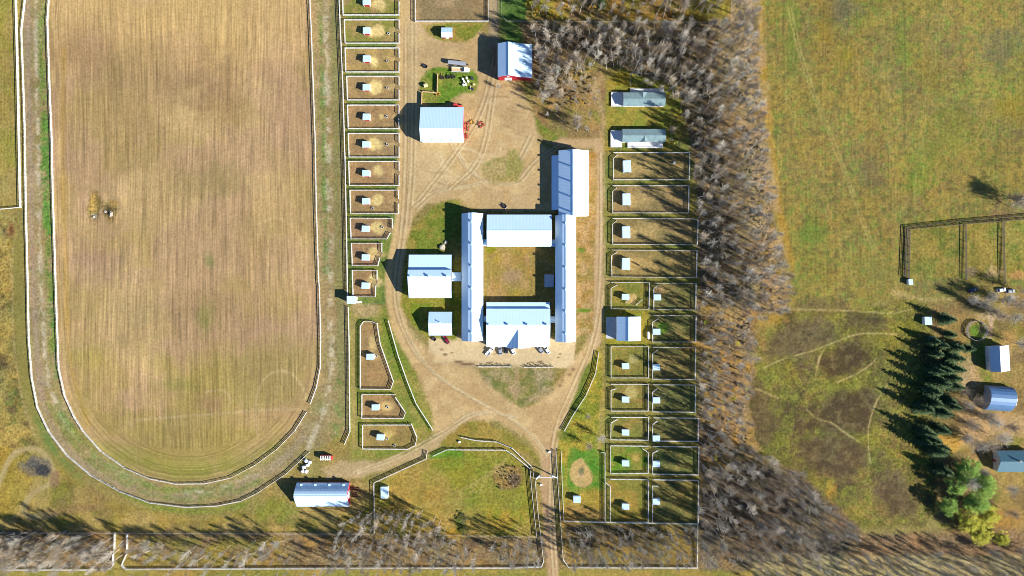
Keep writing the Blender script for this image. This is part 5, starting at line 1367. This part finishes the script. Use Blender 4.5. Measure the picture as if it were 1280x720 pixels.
# broad bare trees standing singly
bl = [(1208,602,1.1,'grey bare tree standing inside the green leafy clump'),(1232,520,1.1,'bare tan tree just below the round blue barn'),(1243,528,.9,'bare tan tree right below the round blue barn'),(1222,502,.9,'bare tan tree at the left end of the round blue barn'),
      (1220,556,1.0,'bare tree between spruces and farmhouse'),(1236,556,1.0,'bare tree just above the farmhouse left corner'),(1252,548,1.0,'bare tree above the farmhouse roof'),(1205,490,.8,'bare tree beside the spruce row'),
      (1258,375,1.0,'bare tree below the white car at the right edge'),(1275,382,1.1,'bare tree at the right edge below the corral'),(1236,372,.9,'bare tree between the two shaded cars'),(1240,388,.8,'bare low tree above the round pen'),(1268,398,.9,'bare low tree right of the round pen'),(1285,365,1.1,'bare tree at the corral right end'),
      (1276,430,.9,'bare tree right of the silver barn'),(1272,256,1.0,'bare tree above the corral at the right edge'),(1264,612,.8,'bare tree below the farmhouse'),(1278,690,.9,'bare tree in the lower right corner'),(1215,375,.8,'bare tree below the dark blue car'),
      (720,155,.9,'bare tree apart at the lower tip of the rough ground by the yard'),(722,148,.6,'small bare tree beside the lowest tree of the rough ground'),(686,92,1.0,'bare tree right of the tall red barn'),(690,110,1.0,'bare tree below right of the tall red barn'),(700,118,.8,'bare tree in the rough ground below the barn'),(680,120,.8,'bare tree at the yard edge below the red barn'),(712,105,.8,'bare tree on the tan rough ground'),(676,72,.9,'bare tree close to the red barn wall'),
      (735,557,.6,'small bare tree above the bright green pasture'),(752,548,.7,'bare pinkish tree at the corner of the paddocks, above green pasture'),(735,520,.45,'low bare tree by the curved roadside fence'),(623,108,.4,'low bare shrub tree under the red barn wall'),
      (330,690,.9,'broad bare tree at the right end of the sparse strip below the track'),(345,680,.7,'broad bare tree near the wire fence below the arched barn'),(200,684,.9,'broad bare tree right of the grass track'),(183,681,.8,'bare tree just right of the short fence piece'),
      (430,690,1.0,'broad dark bare tree at the left of the clump below the arched barn'),(455,690,1.0,'broad bare tree left in the clump below the arched barn'),(840,163,.6,'bare tree right of the lower trailer home'),(1282,248,1.15,'large dark bare tree above the corral, cut by the right edge'),(1268,246,.95,'dark bare tree left of the large one above the corral'),
      (1208,505,.8,'bare tree between the spruce row and round blue barn'),(1214,530,.9,'bare tree on the tan ground below the round blue barn left end'),(1206,548,.8,'bare tree at the foot of the spruce row on tan ground'),(1262,535,.9,'bare tree between round blue barn and farmhouse'),
      (1230,380,.9,'bare tree above the round pen, nearest to it'),(1250,395,.8,'bare tree on the path right above the round pen'),(1228,590,.8,'bare tree touching the left end of the farmhouse'),(1262,640,.8,'bare tree right of the yellow-green trees'),(1240,690,.8,'bare tree below the yellow-green trees')]
for k, (a, b, s_, lab) in enumerate(bl): place_tree('broad_bare_tree', BROAD[k % 4], a, b, 6.5, s_, lab, 'single broad bare trees')
# shrubs
YB = [leafy(600+k, 3.0, 1.7, [M_leafo,M_scrub,M_leafy,M_olive][k], 10, 60, .2) for k in range(4)]
def shrubs(pts, r, seed, kinds, label, group, s0=.6, s1=1.2, lim=60, nm='shrub'):
    g = np.random.default_rng(seed)
    for k, (a, b) in enumerate(scatter(pts, r, seed)[:lim]):
        place_tree(nm, YB[kinds[k % len(kinds)]], a, b, 1.5, g.uniform(s0, s1), label, group, 'shrub')
shrubs([(662,0),(690,12),(708,24),(690,24),(662,12)], 5, 11, [2,0], 'yellow-green autumn shrub in the clearing at the top edge woods', 'yellow shrubs at the top edge', lim=14)
shrubs([(735,0),(748,0),(752,18),(740,18)], 5, 12, [0], 'golden autumn shrub beside the lone top spruce', 'golden shrubs at the top edge', 1.0, 1.6, 5)
shrubs([(820,12),(870,16),(885,25),(840,26)], 6, 13, [0,1], 'golden autumn shrub in the clearing right of the top woods', 'golden shrubs in the top clearing', lim=16)
shrubs([(880,400),(944,400),(932,520),(945,570),(885,600)], 10, 14, [0,1,0,1,2], 'tan or golden shrub on the leaf-strewn floor of the east woods', 'shrubs in the east woods', .5, 1.1, 70)
shrubs([(925,60),(948,60),(962,200),(966,300),(984,380),(960,390),(948,250)], 9, 15, [1,1,0], 'tan shrub along the field edge of the east woods', 'shrubs on the woods edge', .6, 1.2, 60)
shrubs([(680,95),(745,80),(740,130),(690,140)], 8, 16, [1,0,1], 'tan shrub on the rough ground right of the tall red barn', 'shrubs on the rough ground', .6, 1.2, 30)
shrubs([(835,140),(852,140),(850,185),(836,185)], 6, 17, [2,3], 'green shrub right of the trailer homes', 'shrubs by the trailer homes', .5, 1.0, 14)
shrubs([(575,642),(582,642),(586,672),(578,672)], 5, 19, [3], 'dark olive bush in the pasture lower corner', 'bushes in the pasture corner', .6, 1.0, 8)
shrubs([(600,455.4),(640,455.4),(640,457),(600,457)], 2.6, 20, [3], 'low dark shrub above the white railing, left half', 'hedge shrubs by the railing', .25, .4, 16, 'hedge_shrub')
shrubs([(656,455.6),(690,455.8),(690,457.6),(656,457.2)], 2.6, 21, [3], 'low dark shrub above the white railing, right half', 'hedge shrubs by the railing', .25, .4, 14, 'hedge_shrub')
shrubs([(624,584),(648,584),(650,610),(626,612)], 4.2, 22, [1,1,1], 'tan bush on the round rough mound in the pasture', 'bushes on the pasture mound', .3, .6, 26)
shrubs([(1160,420),(1180,470),(1170,560),(1150,545)], 8, 23, [3], 'olive bush in the shade left of the spruce row', 'bushes left of the spruces', .6, 1.1, 16)

# ------------------------------------------------------------------ light, sky, camera
wd = bpy.data.worlds.new('World'); scene.world = wd; wd.use_nodes = True
nt = wd.node_tree; bg = nt.nodes['Background']
sky = nt.nodes.new('ShaderNodeTexSky'); sky.sky_type = 'NISHITA'; sky.sun_disc = False
sky.sun_elevation = R(SUN_EL)
sv = Vector((math.cos(R(SUN_AZ_IMG)), -math.sin(R(SUN_AZ_IMG)), 0))       # towards the sun
sky.sun_rotation = math.atan2(sv.x, sv.y)
sky.air_density = 1.0; sky.dust_density = .1; sky.ozone_density = 10.0
nt.links.new(sky.outputs[0], bg.inputs['Color']); bg.inputs['Strength'].default_value = .065
ld = bpy.data.lights.new('Sun', 'SUN'); ld.energy = 4.6; ld.angle = R(.5); ld.color = (1.0, .955, .88)
lo = bpy.data.objects.new('sun_lamp', ld); link(lo)
dirv = Vector((sv.x*math.cos(R(SUN_EL)), sv.y*math.cos(R(SUN_EL)), math.sin(R(SUN_EL))))
lo.rotation_euler = dirv.to_track_quat('Z', 'Y').to_euler(); lo.location = (0, 0, 60)
cd = bpy.data.cameras.new('Camera'); cam = bpy.data.objects.new('camera', cd); link(cam)
cam.location = (0, 0, H); cam.rotation_euler = (0, 0, 0)
cd.sensor_width = 36; cd.lens = 18.0/(256.0/H); cd.clip_start = 1; cd.clip_end = 20000
scene.camera = cam
scene.view_settings.view_transform = 'Standard'; scene.view_settings.look = 'None'
scene.view_settings.exposure = 1.16; scene.view_settings.gamma = 1.0
scene.render.resolution_x, scene.render.resolution_y = 1024, 576
scene.cycles.filter_width = .95; scene.cycles.max_bounces = 4; scene.cycles.diffuse_bounces = 2; scene.cycles.glossy_bounces = 2
